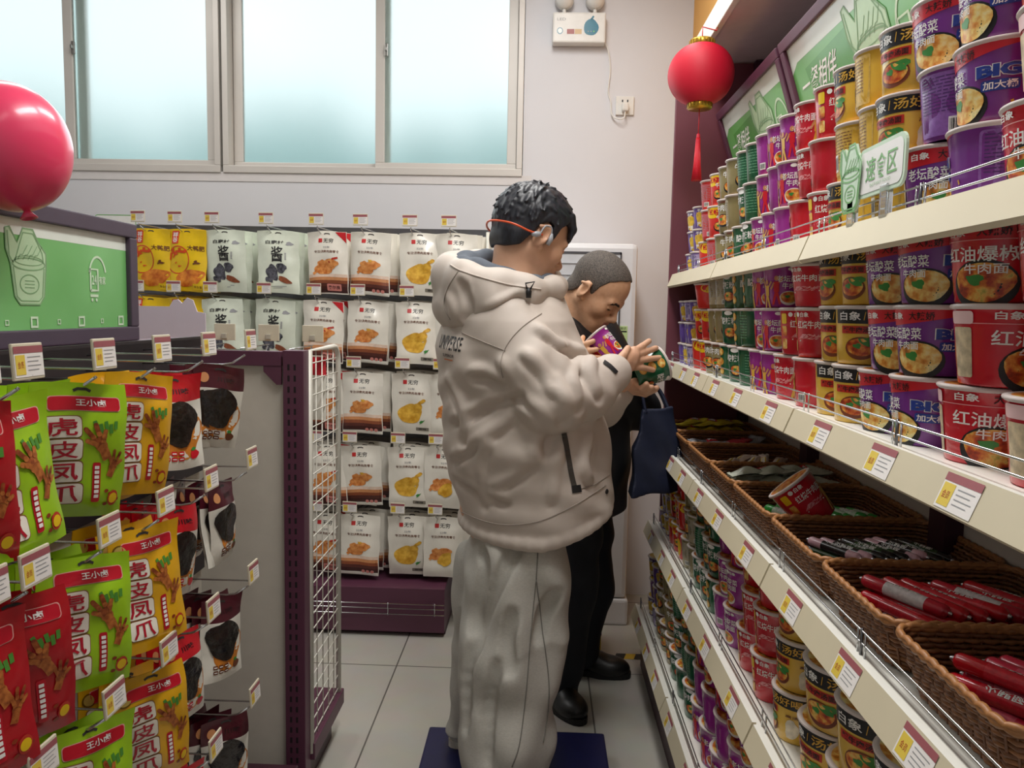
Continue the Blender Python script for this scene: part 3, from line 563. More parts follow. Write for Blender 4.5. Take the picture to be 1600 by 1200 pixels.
SAUS = {'green': sausage_mesh('3cae4a', 'cfe8cf', .11, .011), 'black': sausage_mesh('1d1a1c', '2e4a28'), 'pink': sausage_mesh('e6b8c4', '2a2226'), 'red': sausage_mesh('c81424', 'd42c3a', .15, .011), 'rose': sausage_mesh('d42a48', 'e0586e', .15, .011), 'silver': sausage_mesh('c8283a', 'e6dede', .15, .011)}
SD = dict(green='bright green wrapped sausage', black='black wrapped sausage stick', pink='pale pink sausage stick', red='red wrapped sausage', rose='rose red wrapped sausage', silver='red sausage with silver middle')
rs = random.Random(5)
def fill(k, kinds, n, rad, yaw, layers, grp, base=.012):
    """parallel sausages laid side by side, layer on layer"""
    ya, yb = BY[k], BY[k+1]; cy = (ya+yb)/2; cnt = 0
    for ly in range(layers):
        for j in range(n-ly):
            kind = kinds[(cnt*7+ly) % len(kinds)]; o = bpy.data.objects.new('sausage', SAUS[kind]); COL.objects.link(o)
            o.location = (.512+rad+(.775-.525-2*rad)*(j+.5+.5*ly)/n, cy+rs.uniform(-.012, .012), .918+base+rad+ly*rad*1.75); o.rotation_euler = (rs.uniform(-.6, .6), rs.uniform(-.05, .05), math.radians(yaw+rs.uniform(-5, 5)))
            tag(o, f'{SD[kind]}, {ORD[min(j, 29)]} from the front in {["bottom", "middle", "upper", "topmost", "highest"][ly]} layer of {grp}', 'sausage', f'sausages in {grp}'); cnt += 1
fill(4, ['green'], 9, .0115, -68, 2, 'basket with tilted cup')
fill(5, ['black', 'pink', 'black', 'black', 'pink'], 11, .0095, -62, 3, 'black stick basket')
fill(6, ['red', 'silver', 'red', 'red'], 9, .0115, -62, 3, 'red sausage basket')
fill(7, ['rose', 'red', 'rose'], 9, .0115, -62, 3, 'nearest basket')
# crumpled packs
def pack_mesh(name, c1, c2, w, l, seed, writing=None):
    A = pm(name, c1, .25, var=.12, scale=30, col2=c2, coat=.4); b = MB(); rr = np.random.default_rng(seed); ph = rr.uniform(0, 6, 6)
    def top(u, v, k=0):
        e = max(0, 1-(2*u/l)**4)*max(0, 1-(2*v/w)**4); return (u, v, .002+.011*e*(1+.35*math.sin(u*90+ph[0])+.3*math.sin(v*120+u*50+ph[1]))+.004*math.sin(u*40+ph[2])+.0006*k)
    def bot(u, v): e = max(0, 1-(2*u/l)**4)*max(0, 1-(2*v/w)**4); return (u, -v, -.002-.005*e+.004*math.sin(u*40+ph[2]))
    b.grid(-l/2, l/2, -w/2, w/2, 18, 10, top, A); b.grid(-l/2, l/2, -w/2, w/2, 18, 10, bot, A)
    for x in (-l/2, l/2-.008): b.grid(x, x+.008, -w/2, w/2, 1, 12, lambda u, v: (u, v, .003+.0015*math.sin(v*500)+.004*math.sin(u*40+ph[2])), A)
    if writing: b.rrect(-l*.12, l*.12, -w*.25, w*.25, .004, lambda u, v: top(u, v, 2), writing[1]); b.text(writing[0], 0, 0, l*.2, w*.35, lambda u, v: top(u, v, 4), WHITE, .02)
    return b.mesh('snack_pack')
PK = {'yellow': pack_mesh('yellow film', 'd8b822', 'f0dc50', .05, .14, 1, ('香', RED)), 'film': pack_mesh('grey film', '57545c', 'c9ccd4', .06, .15, 2, ('辣', RED)), 'redfilm': pack_mesh('red film', '8a1a22', 'c8404a', .06, .15, 3),
      'pink': pack_mesh('pink film', 'e2c4b4', 'f4e2d4', .03, .12, 4, ('面', YEL)), 'silver': pack_mesh('silver green film', 'b4bca6', 'd9dece', .06, .16, 5, ('鲜', RED))}
PD = dict(yellow='yellow crinkled snack pack', film='shiny grey film snack pack', redfilm='dark red film snack pack', pink='pale pink sachet', silver='silver green crinkled pack')
def fillp(k, kinds, n, layers, grp, dz=.017, yaw0=20):
    ya, yb = BY[k], BY[k+1]; cy = (ya+yb)/2; c = 0
    for ly in range(layers):
        for j in range(n):
            kind = kinds[c % len(kinds)]; o = bpy.data.objects.new('snack_pack', PK[kind]); COL.objects.link(o); c += 1
            o.location = (.55+.17*(j+.5)/n+.0, cy+rs.uniform(-.02, .02), .936+ly*dz); o.rotation_euler = (rs.uniform(-.15, .15), rs.uniform(-.25, .1), math.radians(rs.uniform(yaw0-25, yaw0+25)))
            tag(o, f'{PD[kind]}, {ORD[j]} from the front in {["bottom", "middle", "upper", "topmost"][ly]} layer of {grp}', 'snack pack', f'packs in {grp}')
fillp(0, ['yellow'], 3, 4, 'far basket', .022); fillp(1, ['film', 'redfilm', 'film'], 3, 3, 'grey film basket', .018); fillp(2, ['pink'], 5, 3, 'pink sachet basket', .014, 50); fillp(3, ['silver'], 3, 4, 'silver pack basket', .02)
p0 = at(1280, 812, 1.61); o = put_cup('red', (p0[0], p0[1], p0[2]+.0), 0, 'red noodle cup lying tilted on green sausages in basket', 'red cups', (Vector((0, 0, 1)).rotation_difference(Vector((-.62, .22, .75)).normalized()) @ Euler((0, 0, math.radians(14))).to_quaternion()).to_euler()); del o['group']
# ================================================================== hanging pouches
def pouch_shape(w, h, t, seed, hdr=.16, bend=.0):
    """front(u,v,k): u across, v from 0 (hanging edge) down to -h"""
    rr = np.random.default_rng(seed); p = rr.uniform(0, 6, 6)
    def bulge(u, v):
        q = -v/h; e = max(0., 1-abs(2*u/w)**2.6)**.8; f = max(0., min(1, (q-.04)/.28))*(1-.55*max(0, (q-.82)/.18)); f = f*f*(3-2*f) if f < 1 else 1
        return t*e*f*(1+.10*math.sin(u*60+p[0])+.08*math.sin(v*70+p[1]))
    def wave(u, v): return bend*math.sin(u/w*3+v/h*2+p[2])*.5+.0025*math.sin(u*45+v*30+p[3])+bend*1.2*(v/h)**2
    edge = lambda u, v: (u*(1-.02*math.sin(v*60+p[4])), v)
    front = lambda u, v, k=0: (edge(u, v)[0], wave(u, v)-bulge(u, v)-.0006-.0005*k, v+.004*math.sin(u/w*4+p[5]))
    backf = lambda u, v, k=0: (edge(u, v)[0], wave(u, v)+bulge(u, v)*.8+.0006, v+.004*math.sin(u/w*4+p[5]))
    return front, backf
def pouch_mesh(w, h, t, seed, base, deco, bands=None, bend=.006, basefn=None):
    """bands: list of (v fraction from top, material) for coloured zones"""
    b = MB(); fr, bk = pouch_shape(w, h, t, seed, bend=bend); hw = w/2
    zones = bands or [(1.0, base)]; v0 = 0
    for f, mt in zones:
        v1 = -h*f; b.grid(-hw, hw, v1, v0, 12, max(1, int((v0-v1)/h*16)), fr, mt); b.grid(hw, -hw, v1, v0, 8, max(1, int((v0-v1)/h*10)), bk, mt if f < .3 else base); v0 = v1
    b.stroke([(-.012, -.012), (-.006, -.009), (.006, -.009), (.012, -.012)], .0022, K(fr, 2), pm('slot shadow', '3a3634', .8))
    deco(b, fr, w, h); return b.mesh('snack_pouch')
FILM = lambda n, c, v=.05, s=40, r=.3: pm('pouch '+n, c, r, var=v, scale=s, coat=.3)
TIGR = pm('tiger lettering', 'b3122c', .4); TILE = pm('tile white', 'f0e9dc', .4)
FEETD = pm('braised feet deep', '7a3012', .4, var=.3, scale=120, col2='a8582a')
FEET = pm('braised feet picture', '9c4a20', .4, var=.3, scale=120, col2='c77a3a')
def d_tiger(b, fr, w, h, ring=False):
    b.rrect(-w*.34, w*.40, -h*.2, -h*.095, .005, K(fr, 2), pm('banner edge', 'e6a8a0', .4)); b.rrect(-w*.33, w*.39, -h*.195, -h*.1, .005, K(fr, 3), pm('banner red', 'c0142a', .35)); b.text('王小卤', w*.08, -h*.14, w*.3, h*.05, K(fr, 5), WHITE, .02)
    for k, c in enumerate('虎皮凤爪'):
        u = -w*.22+w*.012*k; v = -h*(.315+.165*k); b.rrect(u-w*.20, u+w*.20, v-h*.081, v+h*.081, .006, K(fr, 2), pm('tile edge', '8c5a3a', .4)); b.rrect(u-w*.19, u+w*.19, v-h*.075, v+h*.075, .006, K(fr, 3), TILE); b.text(c, u, v, w*.30, h*.128, K(fr, 5), TIGR, .015)
    b.rrect(w*.1, w*.19, -h*.88, -h*.58, .003, K(fr, 2), pm('banner red', 'c0142a', .35))
    for k in range(7): b.rrect(w*.12, w*.17, -h*(.63+.036*k), -h*(.605+.036*k), .0006, K(fr, 4), WHITE)
    def foot(u, v, s, rot):
        c, sn = math.cos(rot), math.sin(rot); R = lambda x, y: (u+s*(x*c-y*sn), v+s*(x*sn+y*c))
        b.stroke([R(-.05, -.75), R(0, -.35), R(0, .05)], s*.26, K(fr, 3), FEET); b.disc(*R(0, .05), s*.34, s*.3, K(fr, 3), FEET, 14, 1)
        for a, q in ((-.85, .8), (-.28, 1.15), (.28, 1.1), (.9, .8)): p0, p1, p2 = R(math.sin(a)*.2, .15), R(math.sin(a)*.55*q, .2+math.cos(a)*.45*q), R(math.sin(a)*.85*q, .15+math.cos(a)*.95*q); b.stroke([p0, p1, p2], s*.125, K(fr, 4), FEETD if q > 1 else FEET); b.disc(*p2, s*.125, s*.125, K(fr, 4), FEETD if q > 1 else FEET, 10, 1); b.disc(*p1, s*.15, s*.14, K(fr, 5), FEET, 10, 1)
    foot(w*.19, -h*.46, w*.21, .55); foot(w*.33, -h*.62, w*.15, -.3)
    for k in range(5): b.stroke([(w*(.1+.06*k), -h*(.27+.02*(k % 2))), (w*(.14+.05*k), -h*(.33+.03*(k % 2)))], .003, K(fr, 2), pm('leaf print', '4c8a34', .4))
    for k in range(5): b.disc(w*(.27+.05*(k % 4)), -h*(.80+.025*k), .004, .003, K(fr, 2), pm('pepper print', '8a3418', .4), 8, 1)
    b.disc(w*.36, -h*.86, w*.07, h*.06, K(fr, 3), pm('badge red', 'c23a2a', .4), 16, 1); b.disc(w*.36, -h*.86, w*.055, h*.04, K(fr, 4), YEL, 14, 1)
    if ring: b.disc(-w*.36, -h*.16, w*.1, h*.055, K(fr, 2), pm('gold seal', '8c6a24', .35, .5), 18, 1); b.disc(-w*.36, -h*.16, w*.08, h*.043, K(fr, 3), pm('gold seal light', 'd9bf6a', .35, .4), 18, 1)
MEAT = pm('dark meat slices', '0f0c0c', .22, var=.5, scale=60, col2='2b221e', bump=.6, coat=.5); OILP = pm('chilli oil', 'c77a2a', .3, var=.3, scale=40)
def d_tofu(b, fr, w, h, red=True):
    b.disc(w*.06, -h*.62, w*.4, h*.26, K(fr, 1), OILP, 22, 2, .08); b.disc(-w*.04, -h*.5, w*.38, h*.24, lambda u, v: fr(u, v, 6+3*math.sin(u*90)*math.sin(v*80)), MEAT, 26, 4, .10)
    b.text('川味', w*.1, -h*.17, w*.34, h*.06, K(fr, 2), pm('dim lettering', '2a1518' if red else 'b59a9a', .4), .02); b.disc(-w*.3, -h*.16, w*.09, h*.06, K(fr, 2), pm('tan print', 'c98a5a', .4), 14, 1)
    c = RED if red else pm('brown print', '6b3a20', .4)
    for k in range(2):
        for j in range(3): u = -w*.3+j*w*.13; v = -h*(.82+.06*k); b.rrect(u, u+w*.11, v-h*.022, v+h*.022, .002, K(fr, 2), c); b.stroke([(u+w*.02, v), (u+w*.09, v)], .001, K(fr, 3), WHITE)
    b.disc(w*.28, -h*.85, w*.09, h*.05, K(fr, 2), c, 16, 1, .08); b.disc(w*.26, -h*.79, w*.05, h*.02, K(fr, 3), GRN, 8, 1)
FGREEN, FYEL, FRED = FILM('lime', '9cc81e'), FILM('amber', 'e0a818'), FILM('tiger red', 'b01420'); FWH = FILM('white', 'e9e6da'); FMAR, FRH = FILM('maroon', '4a1420', .08), FILM('scarlet header', 'c01020')
BLKB = FILM('dark back', '1b1818')
LP = {}
def both(key, *a, **k): LP[key] = [pouch_mesh(*a[:3], s, *a[3:], bend=bd, **k) for s, bd in ((1, .006), (2, -.010), (3, .012))]
both('green', .14, .205, .014, FGREEN, d_tiger); both('amber', .135, .21, .014, FYEL, lambda b, f, w, h: d_tiger(b, f, w, h, False)); both('amberseal', .135, .21, .014, FYEL, lambda b, f, w, h: d_tiger(b, f, w, h, True)); both('tred', .14, .205, .014, FRED, d_tiger)
both('tofured', .115, .185, .016, FWH, lambda b, f, w, h: d_tofu(b, f, w, h, True), bands=[(.28, FRH), (1, FWH)]); both('tofumar', .115, .185, .016, FWH, lambda b, f, w, h: d_tofu(b, f, w, h, False), bands=[(.28, FMAR), (1, FWH)])
LD = dict(green='lime green chicken feet pouch', amber='amber yellow chicken feet pouch', amberseal='amber chicken feet pouch with gold seal', tred='dark red chicken feet pouch', tofured='dark snack pouch with red header', tofumar='dark snack pouch with maroon header')
# ------------------------------------------------------------------ left rack whose hooks point into the aisle
XP = -.90; TZ = [1.308, 1.043, .778, .488]; TY = [.86, .94, 1.11, 1.285, 1.47, 1.685]
rack = tag(empty('hook_rack', (XP, 1.1, 0)), 'plum and cream hook rack on the left with peeled snack pouches', 'display rack'); UO = np.array([XP, 1.1, 0])
b = MB(); b.box((XP-.06, .2, .02), (XP, 1.985, 1.29), pm('rack back', 'cbc4b8', .5, var=.03)); upart(b, 'back_panel', rack)
b = MB(); b.box((XP-.07, .2, 1.29), (XP+.012, 1.985, 1.315), PLUM, .003); upart(b, 'top_cap', rack)
b = MB(); b.box((XP-.1, .2, 0), (XP+.27, 1.96, .16), PLUMD, .004); upart(b, 'base', rack)
for zz in TZ:
    b = MB(); b.box((XP, .2, zz-.08), (XP+.012, 1.98, zz+.01), pm('bar dark', '2c2629', .5)); upart(b, 'cross_bar', rack)
def hook_mb(L, up=.018, dz=.04):
    """hook along +X from the bar, tag arm above; local origin at the bar"""
    b = MB(); b.tube([(0, 0, -dz), (L-.05, 0, -dz), (L-.03, 0, -dz+.004), (L-.002, 0, -dz+.004+up)], .0024, CHROME, 7); b.tube([(0, .004, -.012), (.06, .004, -.006), (L+.012, .004, -.006), (L+.014, .004, .0)], .0019, CHROME, 6)
    b.lathe([(0, -.003), (.0032, 0), (0, .003)], CHROME, 8, (L-.002, 0, -dz+.004+up)); return b
def ticket_mb(w=.058, h=.042, th=.004):
    b = MB(); b.box((0, -w/2, -.004), (th, w/2, h), pm('tag holder', 'd9d0b8', .4), .0015)
    price_print(b, lambda u, v, k: (th+.0003+k, u, h/2-.002+v), w*.95, h*.92); return b
hk, tk = hook_mb(.245).mesh('hook'), ticket_mb().mesh('price_ticket')
def left_hook(y, z):
    o = bpy.data.objects.new('hook', hk); COL.objects.link(o); o.parent = rack; o.location = (.0, y-1.1, z)
    t = bpy.data.objects.new('price_ticket', tk); COL.objects.link(t); t.parent = o; t.location = (.256, 0, -.004+.002); t.rotation_euler = (0, math.radians(-4), 0)
STK = {(0, 0): ('tred', 2), (0, 1): ('tred', 2), (0, 2): ('green', 3), (0, 3): ('amber', 3), (0, 4): ('tofured', 3), (0, 5): ('tofumar', 3),
       (1, 0): ('tred', 2), (1, 1): ('tred', 2), (1, 2): ('green', 3), (1, 3): ('amberseal', 3), (1, 4): ('tofured', 5), (1, 5): ('tofumar', 6),
       (2, 0): ('tred', 2), (2, 1): ('tred', 2), (2, 2): ('green', 2), (2, 3): ('amberseal', 3), (2, 4): ('tofured', 5), (2, 5): ('tofumar', 5),
       (3, 0): ('green', 1), (3, 1): ('green', 1), (3, 2): ('green', 1), (3, 3): ('amberseal', 1), (3, 4): ('tofured', 4), (3, 5): ('tofumar', 4)}
STK[(0, 1)] = ('green', 3)
rp = random.Random(3); ROWN = ['top', 'second', 'third', 'bottom']
TURN = {(0, 0): 62, (0, 1): 78, (0, 2): 58, (0, 3): 64, (0, 4): 55, (0, 5): 46, (1, 1): 58, (1, 2): 56, (1, 3): 62, (1, 4): 76, (1, 5): 84, (2, 2): 60, (2, 3): 60, (2, 4): 72, (2, 5): 62, (3, 4): 66, (3, 5): 52}
for (r, c), (kind, n) in STK.items():
    left_hook(TY[c], TZ[r])
    for k in range(n):
        o = bpy.data.objects.new('snack_pouch', LP[kind][(c+k+r) % 3]); COL.objects.link(o)
        o.location = (XP+(.218 if c < 4 else .185)-(.036 if c < 4 else .030)*k, TY[c]+rp.uniform(-.004, .004), TZ[r]-.028-(.015 if c > 3 else 0)); o.rotation_euler = (math.radians(rp.uniform(-3, 3)), math.radians(rp.uniform(-5, 5)), math.radians(TURN.get((r, c), 62)+(rp.uniform(2, 14)+4*k if k else 0)))
        pos = ['front', 'second', 'third', 'fourth', 'fifth', 'sixth'][k]
        tag(o, f'{LD[kind]}, {pos} on its hook, {ROWN[r]} row, {ORD[5-c]} column', 'snack pouch', f'{LD[kind]}es on the left rack')
# header light box on the rack
p = poster(1.02, .265, pm('dark mauve frame', '4c4150', .5, var=.04), .032); tag(p, 'green light box sign in dark mauve frame on top of the left rack', 'sign')
p.matrix_world = Matrix.Translation((-.945, 1.25, 1.448)) @ Matrix.Rotation(PI/2, 4, 'Z')
# balloon tied to the sign
bc = at(14, 228, 1.28); bl = tag(empty('balloon', tuple(bc)), 'shiny pink red balloon tied above the left green sign', 'balloon'); BM_ = pm('balloon rubber', 'f0406a', .3, var=.04, scale=4, coat=.35)
b = MB(); R_ = .094; prof = [(R_*math.cos(a)*(1+.03*math.sin(a)), R_*1.1*math.sin(a)*(1 if a > 0 else 1.06)) for a in np.linspace(-PI/2+.03, PI/2-.001, 40)]; b.lathe(prof, BM_, 48); b.build('skin', bl)
b = MB(); b.lathe([(.004, -.104), (.005, -.11), (.014, -.122), (.012, -.123), (.001, -.111)], BM_, 14); b.lathe([(.006, -.1095), (.007, -.108), (.006, -.1065)], BM_, 14); o = b.build('knot', bl); bl.rotation_euler = (0, math.radians(-14), 0)
# ------------------------------------------------------------------ end rack seen from behind
ex0, ex1, ey = -1.32, -.632, 2.03
er = tag(empty('end_rack', (ex0, ey, 0)), 'end rack seen from behind with plum posts, cream back and white wire side', 'display rack'); UO = np.array([ex0, ey, 0])
b = MB(); b.box((ex0, ey+.02, .05), (ex1-.06, ey+.028, 1.25), pm('rack back', 'cbc4b8', .5)); upart(b, 'back_panel', er)
def post(x0, x1):
    b = MB(); b.box((x0, ey, 0), (x1, ey+.05, 1.283), PLUM, .002); p_ = upart(b, 'post', er); b = MB()
    for k in range(40):
        for q in (.28, .58): xx = x0+(x1-x0)*q; b.box((xx-.003, ey-.0006, .06+.03*k), (xx+.003, ey+.0005, .076+.03*k), pm('slot dark', '160c12', .8))
    upart(b, 'slots', p_)
post(ex1-.056, ex1); post(ex0, ex0+.062)
b = MB(); b.box((ex0+.062, ey+.002, 1.240), (ex1-.062, ey+.03, 1.280), PLUM, .002); b.prism([(ex1-.062, 1.24), (ex1-.062, 1.19), (ex1-.075, 1.19), (ex1-.11, 1.225), (ex1-.11, 1.24)], lambda u, v, d: (u, ey+.004+d, v), .01, PLUM); upart(b, 'beam', er)
WM = pm('white wire', 'd9d6ca', .35, .1)
def mesh_panel(x, y0, y1, z0, z1, name, root, pitch=.045):
    b = MB(); R = .05; pts = [(x, y0, z0), (x, y0, z1)]+[(x, y1-R+R*math.sin(a), z1-R+R*math.cos(a)) for a in np.linspace(0, PI/2, 7)]+[(x, y1, z0)]
    b.tube(pts, .0085, WM, 8); b.tube([(x, y0, z0), (x, y1, z0)], .006, WM, 6)
    for k in range(1, 5): yy = y0+(y1-y0)*k/5; b.tube([(x, yy, z0), (x, yy, z1-(0 if yy < y1-R else .015))], .0019, WM, 5)
    zz = z0+pitch
    while zz < z1-.01: b.tube([(x, y0, zz), (x, y1-(0 if zz < z1-R else R*.4), zz)], .0019, WM, 5); zz += pitch
    return upart(b, name, root)
mesh_panel(ex1+.0, 2.085, 2.385, .12, 1.281, 'wire_side', er)
b = MB(); b.box((ex0, ey+.05, .10), (ex1+.012, 2.41, .15), PLUM, .003); b.box((ex0+.03, ey+.05, 0), (ex1-.02, 2.37, .10), PLUMD); upart(b, 'base_deck', er)
for k in range(5):
    xx = ex1-.055-.135*k; b = MB(); b.tube([(xx, ey+.05, 1.262), (xx, 2.27, 1.262), (xx, 2.29, 1.28)], .0024, CHROME, 7); b.tube([(xx, ey+.05, 1.283), (xx, 2.3, 1.285)], .002, CHROME, 6); h_ = upart(b, 'hook', er)
    b = MB(); b.box((xx-.032, 2.30, 1.295), (xx+.032, 2.305, 1.345), pm('tag holder', 'd9d0b8', .4), .0015); b.box((xx-.008, 2.292, 1.3), (xx+.008, 2.30, 1.316), pm('tag clip', 'b9b2a2', .4), .002); upart(b, 'price_ticket', h_)
for k in range(5):                                           # pouches of the end rack, peeping past the wire side
    o = bpy.data.objects.new('snack_pouch', LP['amber' if k % 2 else 'tofured'][k % 3]); COL.objects.link(o); o.location = (ex1-.055-.135*k, 2.24, 1.249-.0); o.rotation_euler = (0, 0, PI); tag(o, f'pouch hanging behind the cream end rack, {ORD[k]} hook from the plum post', 'snack pouch', 'pouches on the end rack')
sg = tag(empty('shelf_sign', tuple(at(268, 535, 2.28))), 'pale lilac sign board seen from its back above the end rack beam', 'sign'); b = MB()
o_ = [(-.108, -.01), (.105, -.01), (.105, .09), (.08, .094), (.068, .128), (.05, .135), (.035, .118), (.022, .13), (.008, .128), (-.004, .108), (-.108, .108)]
b.prism(o_, lambda u, v, d: (u, d, v), .004, pm('board back', 'd8ccd6', .6, var=.02)); b.build('board', sg)
b = MB(); b.box((-.06, .004, -.05), (-.045, .012, .02), CLEAR, .001); b.build('clip', sg)
# ------------------------------------------------------------------ pouches on the rear rack
def logo(b, fr, w, h, x=-.12): b.rrect(w*(x-.09), w*(x+.01), -h*.18, -h*.115, .002, K(fr, 2), pm('logo red', 'c22a2a', .4)); b.text('无穷', w*(x+.16), -h*.148, w*.25, h*.075, K(fr, 2), BLACK, .012)
def lines(b, fr, w, h): b.text('22年', 0, -h*.255, w*.17, h*.035, K(fr, 2), GREY, .01); b.text('专注健康肉类零食', 0, -h*.325, w*.62, h*.045, K(fr, 2), pm('brown print', '6b3a20', .4), .012)
DR = pm('roast drumstick picture', 'd9742a', .4, var=.25, scale=70, col2='f0a860'); DY = pm('golden leg picture', 'd99a1c', .4, var=.2, scale=50, col2='f2c24a'); CHI = pm('chilli print', 'b8301c', .4)
def drum(b, fr, w, h, m_, s=1, u=0, v=-.55): b.disc(u*w-w*.06, v*h-h*.03, w*.24*s, h*.10*s, K(fr, 3), m_, 22, 2, .12, .35); b.disc(u*w+w*.12, v*h+h*.03, w*.15*s, h*.08*s, K(fr, 3), m_, 18, 2, .15); b.disc(u*w-w*.14, v*h+h*.03, w*.1*s, h*.06*s, K(fr, 4), m_, 14, 1, .1); b.stroke([(u*w-w*.25*s, v*h-h*.08*s), (u*w-w*.34*s, v*h-h*.12*s)], w*.035, K(fr, 3), m_)
def dusk(b, fr, w, h):
    cs = ['e2c8b4', 'c98a5a', '8a4a2c', '5a2c24', '47221e', '3c1c1c']
    for k, c in enumerate(cs): b.grid(-w*.485, w*.485, -h*(.68+.05*(k+1)), -h*(.68+.05*k), 14, 1, K(fr, 1), pm('grill tone %d' % k, c, .4, var=.08, scale=80))
def d_spicy(b, fr, w, h):
    dusk(b, fr, w, h); logo(b, fr, w, h); lines(b, fr, w, h); drum(b, fr, w, h, DR, 1.05); b.stroke([(w*.05, -h*.5), (w*.16, -h*.44), (w*.28, -h*.42)], .004, K(fr, 4), CHI); b.add([fr(w*.2, -.002, 2), fr(w*.48, -.002, 2), fr(w*.49, -h*.18, 2), fr(w*.46, -h*.16, 2)], [(0, 1, 2, 3)], pm('ribbon red', 'd0242c', .35))
    b.rrect(-w*.02, w*.34, -h*.95, -h*.84, .004, K(fr, 3), pm('badge rose', 'd98a80', .4)); b.text('奥尔良', w*.16, -h*.895, w*.3, h*.06, K(fr, 4), pm('dark print', '3a0c0c', .4), .02)
def d_grill(b, fr, w, h):
    dusk(b, fr, w, h); logo(b, fr, w, h); lines(b, fr, w, h); drum(b, fr, w, h, DR, .9); b.disc(w*.02, -h*.46, w*.05, h*.02, K(fr, 4), DY, 10, 1, .2)
    for k in range(6): b.stroke([(-w*.45, -h*(.78+.025*k)), (w*.45, -h*(.74+.03*k))], .0012, K(fr, 3), pm('grill line', '2c1210', .4))
    b.grid(-w*.485, w*.485, -h*.985, -h*.945, 14, 1, K(fr, 3), FWH)
    for k in range(3): b.disc(w*(.12+.11*k), -h*.93, w*.045, h*.028, K(fr, 4), pm('badge rose', 'd98a80', .4), 12, 1)
def d_leg(b, fr, w, h):
    logo(b, fr, w, h); lines(b, fr, w, h); b.disc(-w*.04, -h*.66, w*.3, h*.16, K(fr, 2), DY, 26, 2, .06, .2); b.disc(w*.14, -h*.56, w*.14, h*.07, K(fr, 3), DY, 18, 2, 0, .6); b.stroke([(w*.1, -h*.56), (w*.22, -h*.47), (w*.3, -h*.44)], w*.04, K(fr, 3), DY); b.disc(w*.3, -h*.435, w*.05, h*.025, K(fr, 3), DY, 10, 1)
    b.disc(w*.24, -h*.79, w*.07, h*.02, K(fr, 3), GRN, 10, 1, .3, .6); b.rrect(w*.1, w*.42, -h*.94, -h*.885, .002, K(fr, 2), pm('dim panel', '8c8578', .5)); b.text('原味', w*.26, -h*.912, w*.2, h*.035, K(fr, 3), BLACK, .01)
def d_wing(b, fr, w, h): logo(b, fr, w, h); lines(b, fr, w, h); drum(b, fr, w, h, DR, .9, -.05, -.6); b.disc(.05*w, -h*.7, w*.2, h*.1, K(fr, 4), DY, 18, 2, .1, .8)
def d_duck(b, fr, w, h):
    b.rrect(-w*.36, -w*.18, -h*.24, -h*.03, .004, K(fr, 2), pm('duck red', 'd8482a', .4)); b.text('祥谷', -w*.27, -h*.135, w*.13, h*.17, K(fr, 3), WHITE, .02, True)
    b.text('大鸭肥', w*.26, -h*.3, w*.42, h*.085, K(fr, 3), pm('brown print', '6b3a20', .4), .02); b.stroke([(-w*.2+w*.3*math.cos(a), -h*.5+h*.22*math.sin(a)) for a in np.linspace(0, 2*PI, 30)], .0022, K(fr, 2), pm('duck red', 'd8482a', .4)); b.text('烤', -w*.2, -h*.48, w*.5, h*.34, K(fr, 4), pm('duck orange red', 'e0501c', .4), .04)
    b.disc(w*.12, -h*.78, w*.36, h*.13, K(fr, 3), pm('roast duck picture', 'd8601c', .4, var=.25, scale=40, col2='f09a3a'), 26, 2, .08, .3); b.disc(w*.28, -h*.53, w*.07, h*.03, K(fr, 5), pm('anise print', '6b3a14', .4), 14, 1, .4); b.rrect(w*.2, w*.45, -h*.97, -h*.87, .001, K(fr, 4), YEL); b.text('净含量', w*.32, -h*.92, w*.2, h*.04, K(fr, 5), pm('brown print', '6b3a20', .4), 0)
def d_sauce(b, fr, w, h):
    b.text('白鹿村', -w*.08, -h*.19, w*.42, h*.06, K(fr, 2), BLACK, .02); b.disc(w*.27, -h*.2, w*.09, h*.03, K(fr, 2), GREY, 12, 1, .2); b.text('酱', -w*.02, -h*.38, w*.28, h*.25, K(fr, 3), BLACK, .012)
    for k in range(5): b.stroke([(w*.16, -h*(.36+.024*k)), (w*.2, -h*(.36+.024*k))], .0022, K(fr, 2), GREY)
    INK = pm('smoked meat print', '2a2a30', .35, var=.5, scale=90, col2='6a6a74'); b.disc(-w*.14, -h*.68, w*.14, h*.13, K(fr, 3), INK, 20, 2, .12, .3); b.disc(w*.08, -h*.6, w*.12, h*.08, K(fr, 3), INK, 16, 2, .12); b.disc(-w*.2, -h*.78, w*.1, h*.06, K(fr, 4), INK, 14, 1, .2); b.disc(w*.16, -h*.79, w*.17, h*.045, K(fr, 3), pm('spice print', '8a4a2c', .4, var=.3, scale=120), 18, 2, .1, -.35)
    b.stroke([(-w*.3, -h*.9), (w*.2, -h*.885)], .0012, K(fr, 2), GREY); b.stroke([(-w*.3, -h*.93), (w*.1, -h*.915)], .001, K(fr, 2), GREY)
FW2, FPG, FDY = FILM('ivory', 'ece7da', .02), FILM('pale sage', 'dfe6d4', .03), FILM('duck yellow', 'ecc414', .04)
WP = {}
def bp(key, base, deco): WP[key] = [pouch_mesh(.172, .262, .014, s, base, deco, bend=bd) for s, bd in ((4, .004), (5, -.008))]
bp('duck', FDY, d_duck); bp('sauce', FPG, d_sauce); bp('spicy', FW2, d_spicy); bp('grill', FW2, d_grill); bp('leg', FW2, d_leg); bp('wing', FW2, d_wing)
WD = dict(duck='yellow roast duck pouch', sauce='pale sage pouch with black writing', spicy='ivory drumstick pouch with red ribbon corner', grill='ivory drumstick pouch with dark grill', leg='ivory pouch with golden duck leg', wing='ivory pouch with orange wings')
yr = 3.46; rr_ = tag(empty('peg_rack', (-1.0, yr, 0)), 'rear peg rack with grey back and plum base under the windows', 'display rack'); UO = np.array([-1.0, yr, 0])
